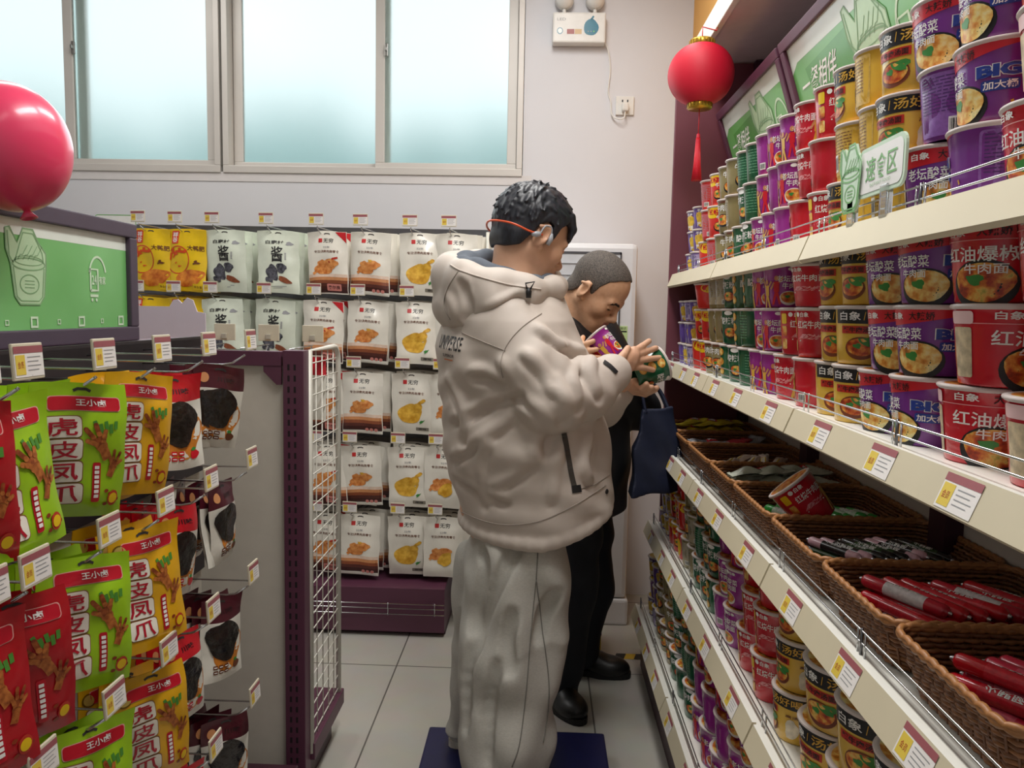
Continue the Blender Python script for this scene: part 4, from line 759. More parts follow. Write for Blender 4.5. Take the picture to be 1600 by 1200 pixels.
px2x = lambda px, Y: at(px, 600, Y)[0]
RX0, RX1 = -1.95, px2x(766, yr)
b = MB(); b.box((RX0, yr, .2), (RX1, yr+.03, 1.60), pm('peg grey', '8e8880', .6, var=.04)); upart(b, 'back_panel', rr_)
b = MB(); b.box((RX0, 3.16, .02), (RX1-.16, yr+.03, .215), PLUM, .004); upart(b, 'base_deck', rr_)
b = MB(); b.box((RX0, 3.20, 0), (RX1-.16, yr, .02), PLUMD); upart(b, 'kick_plate', rr_)
b = MB()
for zz in (.105, .13, .15): b.tube([(RX0, 3.145, zz), (RX1-.16, 3.145, zz)], .0022, CHROME, 6)
for k in range(8): xx = RX1-.2-.2*k; b.tube([(xx, 3.145, .1), (xx, 3.145, .155)], .0022, CHROME, 6)
upart(b, 'wire_guard', rr_)
mesh_panel(RX1-.01, 3.30, yr, .9, 1.73, 'wire_side', rr_, .09)
COLP = [(238, 'duck'), (294, 'duck'), (350, 'sauce'), (432, 'sauce'), (508, 'spicy'), (575, 'grill'), (650, 'leg'), (709, 'wing')]
ROWY = [364, 472, 583, 698, 806]; rn = ['top', 'second', 'third', 'fourth', 'bottom']
def bar(z):
    b = MB(); b.box((RX0, yr-.012, z-.01), (RX1, yr, z+.02), DCHROME); upart(b, 'cross_bar', rr_)
hk2, tk2 = hook_mb(.235, .014, .03).mesh('hook'), ticket_mb(.064, .044).mesh('price_ticket')
for r, ty in enumerate(ROWY):
    z = at(600, ty, 3.25)[2]; bar(z+.02)
    for c, (px, kind) in enumerate(COLP):
        if r >= 2 and c < 4: continue
        pxx = px-(4 if r in (1,) else 10 if r >= 2 and c > 4 else 2 if r else 0)-(6 if r >= 3 and c > 4 else 0); x = px2x(pxx, 3.24)
        o = bpy.data.objects.new('hook', hk2); COL.objects.link(o); o.parent = rr_; o.location = (x+1.0, -.012, z+.022); o.rotation_euler = (0, 0, -PI/2-.1)
        t = bpy.data.objects.new('price_ticket', tk2); COL.objects.link(t); t.parent = o; t.location = (.246, 0, .006)
        for k in range(3):
            g = bpy.data.objects.new('snack_pouch', WP[kind][(c+r+k) % 2]); COL.objects.link(g); tw = rp.uniform(-7, 7)
            g.location = (x+.018*k+rp.uniform(0, .01), 3.255+.042*k, z+.003*k); g.rotation_euler = (math.radians(rp.uniform(-2, 2)), math.radians(rp.uniform(-3.5, 1.5)+(6 if kind == 'grill' and k == 1 and r % 2 else 0)+(1.5*k)), math.radians(tw))
            tag(g, f'{WD[kind]}, {["front", "second", "third"][k]} on its hook, {rn[r]} row{", right twin" if kind in ("duck", "sauce") and c % 2 else ", left twin" if kind in ("duck", "sauce") else ""}', 'snack pouch', f'{WD[kind]}es on the rear rack')
# acrylic sign behind, at the left end of the rear rack
sg = tag(empty('shelf_sign', tuple(at(183, 352, 3.4))), 'white outlined sign on rear rack beside the dark mauve frame', 'sign'); b = MB()
pl = rr_pts(-.10, .085, -.03, .045, .015); b.prism(pl, lambda u, v, d: (u, d, v), .004, pm('sign white', 'e6e6e2', .4)); b.stroke(pl, .0016, lambda u, v: (u, -.0008, v), SG, True); b.text('卤味', 0, .0, .07, .03, lambda u, v: (u, -.001, v), SG, .02); b.build('board', sg)
# ------------------------------------------------------------------ white floor-standing cooler by the wall
ax0, ax1, ay = px2x(800, 3.37)+.0, px2x(990, 3.37), 3.37
ac = tag(empty('air_conditioner', ((ax0+ax1)/2, 3.54, 0)), 'tall white floor standing air conditioner against the back wall', 'air conditioner'); UO = np.array([(ax0+ax1)/2, 3.54, 0]); ACW = pm('cooler white', 'e6e6e8', .35, var=.015)
b = MB(); b.box((ax0, ay, .12), (ax1, 3.735, 1.70), ACW, .022); upart(b, 'body', ac)
b = MB(); b.box((ax0-.008, ay-.012, 0), (ax1+.008, 3.735, .118), ACW, .012); upart(b, 'base', ac)
b = MB(); b.box((ax0+.03, ay-.006, 1.33), (ax1-.075, ay+.004, 1.655), pm('louver white', 'd6d8dc', .3)); b.box((ax0+.028, ay-.008, 1.652), (ax1-.072, ay, 1.662), pm('gap dark', '4a4a4e', .5)); b.box((ax1-.077, ay-.008, 1.33), (ax1-.07, ay, 1.66), pm('gap dark', '4a4a4e', .5))
for k in range(6): b.box((ax0+.035, ay-.010, 1.36+.05*k), (ax1-.082, ay-.005, 1.363+.05*k), pm('louver gap', 'a9abb0', .4))
upart(b, 'louver', ac)
b = MB(); b.box((ax0+.06, ay-.004, 1.20), (ax1-.085, ay+.003, 1.32), pm('display black', '17171a', .12)); upart(b, 'display', ac)
b = MB(); b.box((ax1-.10, ay-.003, 1.27), (ax1-.035, ay+.002, 1.345), pm('energy label', 'c4dc9a', .5)); b.box((ax1-.097, ay-.0036, 1.318), (ax1-.038, ay, 1.324), BLACK); b.box((ax1-.097, ay-.0036, 1.30), (ax1-.05, ay, 1.305), BLACK); b.text('能效标识', ax1-.066, 1.335, .05, .012, lambda u, v: (u, ay-.0042, v), BLACK, 0); upart(b, 'energy_sticker', ac)
# yellow carton beside it
cb = tag(empty('carton', (.225, 3.1, 0)), 'narrow yellow and plum carton standing before the white air conditioner', 'carton'); b = MB(); b.box((-.05, -.09, 0), (.05, .1, .36), pm('carton yellow', 'd9b83a', .5), .003); b.box((-.051, -.0915, .10), (.051, -.09, .24), PURP); b.build('box', cb)
# ------------------------------------------------------------------ emergency light, cable and socket on the wall
e0 = at(904, 50, YW); em = tag(empty('emergency_light', tuple(e0)), 'white twin headed emergency light box high on back wall', 'emergency light'); EW = pm('lamp housing', 'dddad4', .4)
b = MB(); b.box((-.122, -.06, -.068), (.122, -.002, .068), EW, .008); c2 = MB(); b.disc(.055, .0, .034, .037, lambda u, v: (u, -.0606, v), pm('teal badge', '1f6f86', .3), 20, 1, .04); b.stroke([(.055, .036), (.066, .05)], .004, lambda u, v: (u, -.0606, v), pm('teal badge', '1f6f86', .3))
b.disc(-.088, -.016, .014, .015, lambda u, v: (u, -.0606, v), pm('teal badge', '1f6f86', .3), 16, 1); b.disc(-.088, -.016, .010, .011, lambda u, v: (u, -.061, v), WHITE, 14, 1); b.rrect(-.056, -.022, -.03, -.008, .001, lambda u, v: (u, -.0606, v), pm('badge maroon', '9a4a44', .4)); b.rrect(-.02, .012, -.03, -.008, .001, lambda u, v: (u, -.0606, v), pm('badge tan', 'c9a878', .4)); b.text('LED', -.082, .036, .04, .012, lambda u, v: (u, -.0606, v), GREY, 0)
for k in range(3): b.disc(.042+.013*k, -.018, .003, .003, lambda u, v: (u, -.0612, v), pm('pilot green', '7ad04a', .4) if k == 2 else GREY, 8, 1)
b.build('housing', em)
for s in (-.07, .072):
    b = MB(); q = []
    prof = [(.0, .03), (.03, .026), (.042, .0), (.044, -.022), (.041, -.024), (.036, -.008), (.02, .006), (.0, .012)]
    vs = MB(); vs.lathe(prof, EW, 28, mats=[EW, EW, EW, EW, CHROME, CHROME, CHROME]); M = Matrix.Translation((s, -.045, .125)) @ Matrix.Rotation(math.radians(-72), 4, 'X'); vs.xf(np.array(M @ Matrix.Scale(-1, 4, (0, 0, 1)))); h_ = vs.build('lamp_head', em)
    b = MB(); b.disc(0, 0, .04, .04, lambda u, v: (u, v, .02), pm('lamp lens', 'e9eef0', .08, trans=.85), 24, 2); b.xf(np.array(M)); l_ = b.build('lens', em); l_.parent = h_
    b = MB(); b.tube([(s, -.04, .066), (s, -.04, .088)], .009, EW, 10); b.build('swivel', em)
s0 = at(976, 166, YW); so = tag(empty('wall_socket', tuple(s0)), 'white wall socket with plug below the emergency light', 'socket'); b = MB(); b.box((-.043, -.012, -.043), (.043, 0, .043), EW, .004); b.build('plate', so)
b = MB()
for s in (-.012, .012): b.box((s-.003, -.0135, .016), (s+.003, -.0118, .026), BLACK)
b.build('slots', so)
tag_o = MB(); tag_o.box((-.016, -.042, -.03), (.016, -.012, .008), EW, .008)
pg = tag(tag_o.build('power_plug', loc=tuple(s0)), 'white plug in the wall socket', 'plug'); 
pts = [e0+np.array([.12, -.02, -.05]), e0+np.array([.14, -.016, -.09]), e0+np.array([.152, -.012, -.17]), e0+np.array([.146, -.01, -.27]), s0+np.array([-.068, -.012, .02]), s0+np.array([-.06, -.02, -.045]), s0+np.array([-.03, -.03, -.066]), s0+np.array([-.004, -.032, -.06]), s0+np.array([0, -.03, -.028])]
def spline(P, n=8):
    P = [np.array(p, float) for p in P]; out = []
    for i in range(len(P)-1):
        p0, p1, p2, p3 = P[max(i-1, 0)], P[i], P[i+1], P[min(i+2, len(P)-1)]
        for k in range(n): t = k/n; out.append(.5*((2*p1)+(-p0+p2)*t+(2*p0-5*p1+4*p2-p3)*t*t+(-p0+3*p1-3*p2+p3)*t**3))
    return out+[P[-1]]
b = MB(); b.tube(spline(pts), .0034, EW, 7); b.build('cable', em).matrix_parent_inverse = Matrix.Translation(tuple(-e0))
# blue step platform
b = MB(); b.box((-.325, 1.70, 0), (.232, 2.33, .075), pm('navy plastic', '15194a', .35, var=.08), .008); st = tag(b.build('step_platform'), 'low navy blue step platform under the man in beige jacket', 'step'); c2 = MB(); c2.box((.04, 2.255, .0752), (.055, 2.262, .0765), WHITE); c2.build('badge', st)
# ================================================================== people: smooth bodies grown from a distance field
from mathutils.bvhtree import BVHTree
class Field:
    def __init__(s, lo, hi, h):
        s.lo = np.array(lo, float); s.h = h; s.n = np.ceil((np.array(hi)-s.lo)/h).astype(int)+1
        s.F = np.full(s.n, .5, np.float32); s.M = None
    def _sub(s, lo, hi):
        i0 = np.clip(np.floor((np.array(lo)-s.lo)/s.h).astype(int), 0, s.n); i1 = np.clip(np.ceil((np.array(hi)-s.lo)/s.h).astype(int)+1, 0, s.n)
        ax = [s.lo[k]+s.h*np.arange(i0[k], i1[k]) for k in range(3)]
        return tuple(slice(a, b) for a, b in zip(i0, i1)), np.stack(np.meshgrid(*ax, indexing='ij'), -1).astype(np.float32)
    def put(s, fn, lo, hi, k=.01, mode='add'):
        """fn takes points in the current frame s.M (None = place coordinates)"""
        pad = k+3*s.h
        if s.M is not None:
            c = np.array([[x, y, z, 1] for x in (lo[0], hi[0]) for y in (lo[1], hi[1]) for z in (lo[2], hi[2])]) @ s.M.T
            lo, hi = c[:, :3].min(0), c[:, :3].max(0)
        sl, P = s._sub(np.array(lo)-pad, np.array(hi)+pad)
        if P.size == 0: return
        if s.M is not None: I = np.linalg.inv(s.M); P = (P @ I[:3, :3].T.astype(np.float32)+I[:3, 3].astype(np.float32))
        d = fn(P); A = s.F[sl]
        if mode == 'sub': d = -d; hh = np.maximum(k-np.abs(A-d), 0)/max(k, 1e-6); s.F[sl] = np.maximum(A, d)+hh*hh*k/4
        elif mode == 'and': s.F[sl] = np.maximum(A, d)
        elif mode == 'disp': s.F[sl] = A+d
        else: hh = np.maximum(k-np.abs(A-d), 0)/max(k, 1e-6); s.F[sl] = np.minimum(A, d)-hh*hh*k/4
    def cap(s, a, b, ra, rb=None, k=.01, mode='add'):
        a, b = np.array(a, np.float32), np.array(b, np.float32); rb = ra if rb is None else rb; ab = b-a; L = float(ab @ ab)+1e-9
        def fn(P):
            q = P-a; t = np.clip(q @ ab/L, 0, 1); return np.linalg.norm(q-t[..., None]*ab, axis=-1)-(ra+(rb-ra)*t)
        r = max(ra, rb); s.put(fn, np.minimum(a, b)-r, np.maximum(a, b)+r, k, mode)
    def chain(s, pts, rs, k=.01):
        for i in range(len(pts)-1): s.cap(pts[i], pts[i+1], rs[i], rs[i+1], k)
    def ell(s, c, r, k=.01, mode='add', rot=None):
        c = np.array(c, np.float32); r = np.array(r, np.float32); R = None if rot is None else np.array(Euler(rot).to_matrix(), np.float32)
        def fn(P):
            q = P-c
            if R is not None: q = q @ R
            k0 = np.linalg.norm(q/r, axis=-1); k1 = np.linalg.norm(q/(r*r), axis=-1)+1e-9; return k0*(k0-1)/k1
        m = r.max() if rot is not None else r; s.put(fn, c-m, c+m, k, mode)
    def loft(s, rows, f, l, k=.02, wr=None, cut=None):
        """rows: z, centre x, centre y, half depth along f, half width along l"""
        T = np.array(rows, float); f, l = np.array(f[:2], np.float32), np.array(l[:2], np.float32)
        def fn(P):
            z = P[..., 2]; g = lambda i: np.interp(z, T[:, 0], T[:, i]).astype(np.float32)
            x = P[..., 0]-g(1); y = P[..., 1]-g(2); u = x*f[0]+y*f[1]; v = x*l[0]+y*l[1]; a, b = g(3), g(4)
            d = (np.sqrt((u/a)**2+(v/b)**2)-1)*np.minimum(a, b)
            if wr is not None: d = d+wr(P, u, v)
            lo_, hi_ = T[0, 0], T[-1, 0]; lowz = lo_-z if cut is None else cut(u, v)-z
            return np.maximum(np.maximum(d, lowz), z-hi_)
        m = T[:, 3:].max(); lo = [T[:, 1].min()-m, T[:, 2].min()-m, T[0, 0]]; hi = [T[:, 1].max()+m, T[:, 2].max()+m, T[-1, 0]]; s.put(fn, lo, hi, k)
    def surface(s):
        """surface nets: vertices, quads"""
        F = s.F; S_ = F < 0; n = s.n
        c = np.zeros(n-1, np.int8)
        for dx in (0, 1):
            for dy in (0, 1):
                for dz in (0, 1): c += S_[dx:n[0]-1+dx, dy:n[1]-1+dy, dz:n[2]-1+dz]
        act = np.argwhere((c > 0) & (c < 8)); idx = np.full(n-1, -1, np.int32); idx[tuple(act.T)] = np.arange(len(act))
        acc = np.zeros((len(act), 3)); cnt = np.zeros(len(act)); off = [(a, b, d) for a in (0, 1) for b in (0, 1) for d in (0, 1)]
        val = {o: F[tuple((act+o).T)] for o in off}
        for a in off:
            for ax in range(3):
                if a[ax]: continue
                b = list(a); b[ax] = 1; b = tuple(b); fa, fb = val[a], val[b]; m = (fa < 0) != (fb < 0)
                t = np.where(m, fa/(fa-fb+1e-12), 0); p = np.array(a, float)[None]+np.zeros((len(act), 3)); p[:, ax] += t; acc[m] += p[m]; cnt[m] += 1
        V = s.lo+s.h*(act+acc/np.maximum(cnt, 1)[:, None]); Q = []
        for ax in range(3):
            o = [k for k in range(3) if k != ax]; sl0 = [slice(None)]*3; sl1 = [slice(None)]*3; sl0[ax] = slice(0, -1); sl1[ax] = slice(1, None)
            E = S_[tuple(sl0)] != S_[tuple(sl1)]; e = np.argwhere(E); e = e[(e[:, o[0]] > 0) & (e[:, o[1]] > 0) & (e[:, o[0]] < n[o[0]]-1) & (e[:, o[1]] < n[o[1]]-1)]
            q = []
            for da, db in ((0, 0), (1, 0), (1, 1), (0, 1)):
                g = e.copy(); g[:, o[0]] -= da; g[:, o[1]] -= db; q.append(idx[tuple(g.T)])
            q = np.stack(q, 1); flip = S_[tuple(e.T)]; 
            if ax == 1: flip = ~flip
            q[~flip] = q[~flip][:, ::-1]; Q.append(q)
        Q = np.concatenate(Q); Q = Q[(Q >= 0).all(1)]
        return V, Q
    def obj(s, name, mats, parent=None, pick=None, smooth=1):
        V, Q = s.surface()
        for _ in range(smooth):                              # light relaxing of the grid pattern
            acc = np.zeros_like(V); cn = np.zeros(len(V))
            for a in range(4): np.add.at(acc, Q[:, a], V[Q[:, (a+1) % 4]]); np.add.at(cn, Q[:, a], 1)
            V = V*.5+.5*acc/np.maximum(cn, 1)[:, None]
        me = bpy.data.meshes.new(name); me.from_pydata(V.tolist(), [], Q.tolist())
        for m in mats: me.materials.append(m)
        if pick is not None: me.polygons.foreach_set('material_index', pick(V[Q].mean(1)).astype(np.int32))
        me.polygons.foreach_set('use_smooth', [True]*len(Q)); me.update()
        o = bpy.data.objects.new(name, me); COL.objects.link(o)
        if parent: o.parent = parent; o.matrix_parent_inverse = Matrix.Translation(-parent.location)
        return o
def bvh(o): me = o.data; return BVHTree.FromPolygons([v.co for v in me.vertices], [p.vertices[:] for p in me.polygons])
CAMP = Vector((0, 0, CAMZ))
def hit(bv, px, py, lift=.001):
    d = (Vector(at(px, py, 2.0))-CAMP).normalized(); p, nrm, i, q = bv.ray_cast(CAMP, d)
    return None if p is None else (np.array(p+nrm*lift), np.array(nrm))
def seam(bv, pts, r, mat, name, parent, n=10):
    P = [hit(bv, *p) for p in spline([np.array(p+(0,), float) for p in pts], n)[:] for p in [tuple(p[:2])]]; P = [p[0] for p in P if p is not None]
    b = MB(); b.tube(P, r, mat, 6); o = b.build(name, parent); o.matrix_parent_inverse = Matrix.Translation(-parent.location); return o
def decal(bv, P, n, up, w, h, text, mat, mb, bold=.01, lift=.0012):
    n = _n(n); u = _n(np.cross(up, n)); v = np.cross(n, u); T, Fc = glyphs(text, bold); out = []
    for x, y in T:
        o = P+u*x*w+v*y*h+n*.12; p, nn, i, q = bv.ray_cast(Vector(o), Vector(-n)); out.append(np.array(p)+np.array(nn)*lift if p is not None else o-n*.12)
    mb.add(out, Fc, mat)
def frame(c, yaw, pitch, roll=0, s=1.0):
    """head frame: x forward, y left, z up"""
    M = Matrix.Translation(tuple(c)) @ Matrix.Rotation(math.radians(yaw), 4, 'Z') @ Matrix.Rotation(math.radians(pitch), 4, 'Y') @ Matrix.Rotation(math.radians(roll), 4, 'X') @ Matrix.Scale(s, 4); return np.array(M)
def head(F, M, ears=True):
    F.M = M
    F.ell((-.014, 0, .034), (.096, .077, .088), .01); F.ell((.022, 0, .03), (.070, .066, .070), .03); F.ell((.028, 0, -.040), (.060, .056, .072), .035)
    F.cap((.066, -.012, -.098), (.066, .012, -.098), .020, .020, .03)
    for s in (-1, 1):
        F.cap((-.005, s*.056, -.048), (.058, s*.022, -.096), .020, .019, .03); F.ell((.060, s*.043, -.030), (.026, .022, .026), .025)
        F.cap((.082, s*.044, .010), (.092, s*.012, .006), .009, .009, .018); F.ell((.096, s*.033, -.010), (.017, .021, .013), .012, 'sub')
        F.ell((.078, s*.033, -.012), (.0135, .0145, .0135), .003); F.cap((.0845, s*.046, -.009), (.0885, s*.021, -.0085), .0042, .0042, .004)
        F.ell((.098, s*.0115, -.046), (.012, .0085, .008), .008)
    F.cap((.088, 0, .004), (.110, 0, -.036), .0075, .0085, .012); F.ell((.110, 0, -.041), (.011, .011, .010), .010)
    F.ell((.086, 0, -.070), (.016, .026, .020), .02)
    F.cap((.0965, -.016, -.0655), (.0995, 0, -.0645), .0048, .0058, .005); F.cap((.0995, 0, -.0645), (.0965, .016, -.0655), .0058, .0048, .005); F.cap((.0945, -.013, -.0765), (.0945, .013, -.0765), .0062, .0062, .006)
    F.cap((.104, -.02, -.0708), (.104, .02, -.0708), .0022, .0022, .003, 'sub')
    if ears:
        for s in (-1, 1):
            F.ell((-.010, s*.084, -.010), (.021, .009, .035), .006, rot=(0, math.radians(12), s*math.radians(28))); F.cap((-.026, s*.092, .006), (.002, s*.086, .019), .005, .005, .004)
            F.ell((-.004, s*.096, -.008), (.011, .009, .018), .004, 'sub', rot=(0, math.radians(12), 0)); F.ell((.002, s*.078, -.038), (.007, .006, .009), .006)
    F.M = None
def hair_field(F, M, off, line, tufts=(), wave=.010, late=()):
    """cap of hair a little above the skull, kept above a hairline given along x"""
    F.M = M
    F.ell((-.014, 0, .034), (.096+off, .077+off, .088+off), .01); F.ell((.022, 0, .034), (.070+off*.9, .066+off, .070+off), .03)
    F.cap((-.055, -.03, -.04), (-.055, .03, -.04), .036+off*.5, .036+off*.5, .03)
    for a, b, r0, r1 in tufts: F.cap(a, b, r0, r1, .006)
    X, Z = np.array(line).T
    fn = lambda P: ((np.interp(P[..., 0], X, Z).astype(np.float32)-P[..., 2])*.75-(wave*np.sin(P[..., 1]*130+P[..., 0]*60)*np.clip((P[..., 0]-.03)*20, 0, 1)))
    F.put(fn, (-.16, -.13, -.15), (.16, .13, .2), 0, 'and')
    for a, b, r0, r1 in late: F.cap(a, b, r0, r1, .006)
    F.M = None
SKIN = pm('skin', 'd9a888', .5, var=.05, scale=60, col2='d9a98a'); LIPS = pm('lips', 'b5746a', .45, var=.05); BROW = pm('eyebrow hair', '2a2320', .8, var=.2, scale=300); EYE = pm('eye white', 'e8e2dc', .2); IRIS = pm('dark iris', '1c120e', .15)
def face_pick(M, neck=None):
    I = np.linalg.inv(M)
    def f(C):
        q = C @ I[:3, :3].T+I[:3, 3]; x, y, z = q.T; out = np.zeros(len(C), int)
        out[(x > .084) & (np.abs(y) < .021) & (z > -.083+8*y*y) & (z < -.0590-6*y*y) & (np.abs(z) < .2)] = 1
        yy = np.abs(y); arch = .0125+.10*(yy-.030)*(yy < .034)-.35*np.maximum(0, yy-.036); out[(x > .06) & (yy > .013) & (yy < .052) & (np.abs(z-arch) < .0042)] = 2
        out[(x > .07) & (yy > .020) & (yy < .046) & (z < -.0125) & (z > -.0180)] = 3
        return out
    return f
def hand(F, wrist, knuckles, fingers, thumb, r=.0088, palm=.0125):
    for kn in knuckles: F.cap(wrist, kn, .017, palm, .012)
    for i in range(len(knuckles)-1): F.cap(knuckles[i], knuckles[i+1], palm, palm, .008)
    for kn, fg in zip(knuckles, fingers):
        pts = [kn]+list(fg); rs = [r*1.12, r*1.0, r*.92, r*.78][:len(pts)]
        for i in range(len(pts)-1): F.cap(pts[i], pts[i+1], rs[i], rs[i+1], .0035)
    for i in range(len(thumb)-1): F.cap(thumb[i], thumb[i+1], (.013, .0105, .0085)[i], (.0105, .0088, .0075)[i], .006 if i == 0 else .003)
A = lambda *p: at(*p)
# ------------------------------------------------------------------ the man in the beige hooded jacket
YAW = 20; f = np.array([math.cos(math.radians(YAW)), math.sin(math.radians(YAW)), 0]); l = np.array([-f[1], f[0], 0])
def px_rows(rows, Y, f=f):
    out = []
    for y, x0, x1, b in rows:
        p0, p1 = A(x0, y, Y), A(x1, y, Y); H = (p1[0]-p0[0])/2; s2 = f[1]**2; a = math.sqrt(max(H*H-b*b*s2, .004))/f[0]; out.append(((p0[2]+p1[2])/2, (p0[0]+p1[0])/2, Y, a, b))
    return sorted(out)
man = tag(empty('person', (-.06, 2.12, .075)), 'man in beige hooded jacket and pale grey sweatpants, seen side on, holding a green cup', 'person')
H1 = frame(A(831, 368, 2.14), 28, 24, 0, 1.0)
B1 = Field((-.42, 1.72, .06), (.42, 2.5, 1.80), .0032)
head(B1, H1); nb = A(800, 455, 2.12); nt_ = (H1 @ np.array([-.03, 0, -.06, 1]))[:3]
B1.cap(nb, nt_, .062, .057, .03); B1.cap((nb[0]-.0, nb[1], nb[2]-.02), (nb[0]-.01, nb[1], 1.28), .075, .11, .05)
sr, el, wr = A(800, 516, 1.955), A(862, 628, 1.895), A(955, 584, 2.015); sl_, ell_, wl = A(812, 500, 2.29), A(905, 640, 2.33), A(962, 612, 2.20)
pel = np.array([-.075, 2.12, .86])
B1.cap((nb[0], nb[1], 1.28), pel, .13, .14, .06); B1.chain([(nb[0], nb[1], 1.3), sr, el, wr], [.08, .055, .042, .027], .03); B1.chain([(nb[0], nb[1], 1.3), sl_, ell_, wl], [.08, .055, .042, .027], .03)
rk, ra = A(800, 1010, 1.99), A(790, 1245, 1.94); lk, la = A(748, 1010, 2.22), A(734, 1168, 2.245)
B1.chain([pel-np.array([0, .07, 0]), rk, ra], [.085, .058, .04], .04); B1.chain([pel+np.array([0, .07, 0]), lk, la], [.085, .058, .04], .04)
B1.cap(ra, ra+np.array([.13, .02, -.035]), .033, .026, .02); B1.cap(la, la+np.array([.13, .05, -.035]), .033, .026, .02)
kn = [A(990, 549, 2.085), A(991, 556, 2.08), A(988, 565, 2.078), A(983, 574, 2.075)]
hand(B1, A(956, 575, 2.035), kn, [[A(1003, 541, 2.108), A(1014, 533, 2.135)], [A(1010, 549, 2.115), A(1025, 544, 2.15)], [A(1012, 561, 2.108), A(1032, 559, 2.14)], [A(1003, 574, 2.098), A(1020, 578, 2.12)]], [A(960, 568, 2.03), A(974, 555, 2.045), A(981, 544, 2.068)])
kl = [A(992, 598, 2.155), A(990, 604, 2.165), A(988, 608, 2.18), A(984, 611, 2.195)]
hand(B1, A(965, 612, 2.2), kl, [[A(1003, 607, 2.13), A(1010, 600, 2.115)], [A(1008, 611, 2.14), A(1018, 605, 2.115)], [A(1010, 614, 2.155), A(1026, 606, 2.125)], [A(1008, 616, 2.175), A(1024, 609, 2.15)]], [A(970, 610, 2.18), A(978, 604, 2.13), A(984, 596, 2.105)])
bo = B1.obj('body', [SKIN, LIPS, BROW, IRIS], man, face_pick(H1))
# hair
rt = np.random.default_rng(4); tuf = []
for k in range(520):
    th = rt.uniform(-PI, PI); ph = math.acos(rt.uniform(-.45, .98)); d = np.array([math.cos(th)*math.sin(ph), math.sin(th)*math.sin(ph), math.cos(ph)])
    if d[2] < -.05 and d[0] > -.2: continue
    base = np.array([-.012, 0, .036])+d*np.array([.108, .089, .100]); fl = np.array([.75, d[1]*.3, -.2]) if d[0] > -.25 and d[2] > .3 else np.array([-.05, d[1]*.2, -1.])
    fl = fl-d*(fl @ d); fl = _n(fl+rt.normal(0, .22, 3)*(1-.5*abs(d[2]))); L_ = rt.uniform(.016, .032); tuf.append((base, base+fl*L_+d*rt.uniform(.001, .0045), .0056, .0016))
fringe = []
for k in range(44):
    y = rt.uniform(-.068, .066); b_ = np.array([.074-4*y*y, y, .082-.06*abs(y)]); m_ = b_+np.array([.020, rt.uniform(-.006, .006), -.026]); fringe += [(b_, m_, .011, .0075), (m_, m_+np.array([.004, rt.uniform(-.006, .006), -.022-rt.uniform(0, .014)]), .0075, .0016)]
for k in range(9): b_ = np.array([-.05+rt.uniform(-.02, .03), rt.uniform(-.03, .03), .122]); tuf.append((b_, b_+np.array([rt.uniform(-.02, .02), rt.uniform(-.02, .02), .020]), .006, .0012))
HA = Field((-.30, 1.92, 1.35), (.25, 2.4, 1.85), .0024)
hair_field(HA, H1, .016, [(-.2, -.078), (-.075, -.072), (-.052, -.058), (-.036, -.02), (-.026, .014), (-.004, .030), (.010, .024), (.016, -.020), (.026, -.020), (.034, .03), (.055, .056), (.09, .062), (.2, .07)], tuf, .006, fringe)
HBLK = pm('black hair', '14161d', .45, var=.35, scale=160, col2='23262f', stretch=(1, 1, .3)); HA.obj('hair', [HBLK], man)
# jacket
JK = pm('beige jacket cloth', 'c9bdb2', .62, var=.025, scale=14, bump=.08); JL = pm('grey hood lining', '5d646e', .85, var=.08, scale=60)
def jw(P, u, v):
    x, y, z = P[..., 0], P[..., 1], P[..., 2]
    w = .0055*np.sin(26*z+16*u+2.2*np.sin(9*z-7*v))+.0045*np.sin(-21*z+30*u+1.8*np.sin(12*u+5*z))+.0026*np.sin(60*z+25*u+2*np.sin(19*v+11*z))
    return (w*np.clip((1.44-z)*5, .15, 1)).astype(np.float32)
rows = px_rows([(842, 728, 930, .235), (800, 716, 956, .25), (769, 708, 960, .255), (712, 699, 952, .255), (656, 690, 943, .255), (599, 683, 930, .25), (543, 680, 912, .245), (500, 690, 898, .225), (478, 705, 888, .185), (455, 735, 878, .13), (440, 752, 872, .11)], 2.12)
J = Field((-.45, 1.66, .72), (.34, 2.56, 1.56), .005)
cutf = lambda u, v: (.806+.30*np.clip(u+.06, 0, .4)+.0*v).astype(np.float32)
J.loft(rows, f, l, .02, jw, cutf)
hemz = []
for k in range(40):                                          # rolled hem
    a = 2*PI*k/40; r0 = rows[0]; u, v = r0[3]*1.10*math.cos(a), r0[4]*1.03*math.sin(a); q = np.array([r0[1]+.008, 2.12, 0])+f*u+l*v; q[2] = .816+.30*min(max(u+.06, 0), .4); hemz.append(q)
for k in range(40): J.cap(hemz[k], hemz[(k+1) % 40], .0165, .0165, .012)
def slv(a, b, c):
    m1, m2 = (a*.45+b*.55)+np.array([-.006, -.014*np.sign(2.12-a[1]), .006]), (b*.45+c*.55)+np.array([.004, 0, -.010])
    J.cap(a, m1, .098, .094, .03); J.cap(m1, b, .094, .086, .006); J.cap(b, m2, .086, .074, .006); J.cap(m2, c, .074, .052, .006)
slv(sr+np.array([-.01, .02, .0]), el, wr+np.array([.0, 0, 0])*1); slv(sl_+np.array([-.01, -.02, .0]), ell_, wl)
cd = _n(wr-el); J.cap(wr+cd*.004, wr+cd*.008, .051, .047, .008)
J.M = None
def sw(P):                                                   # folds across the sleeve
    q = P-el.astype(np.float32); t = q @ _n(wr-el).astype(np.float32); t2 = q @ _n(sr-el).astype(np.float32); r = np.linalg.norm(q, axis=-1)
    m = np.clip(1-r/.24, 0, 1)*np.clip((2.06-P[..., 1])*14, 0, 1)
    return (m*(.006*np.sin(t*70+3*np.sin(q[..., 2]*24))+.005*np.sin(t2*62+q[..., 0]*20))).astype(np.float32)
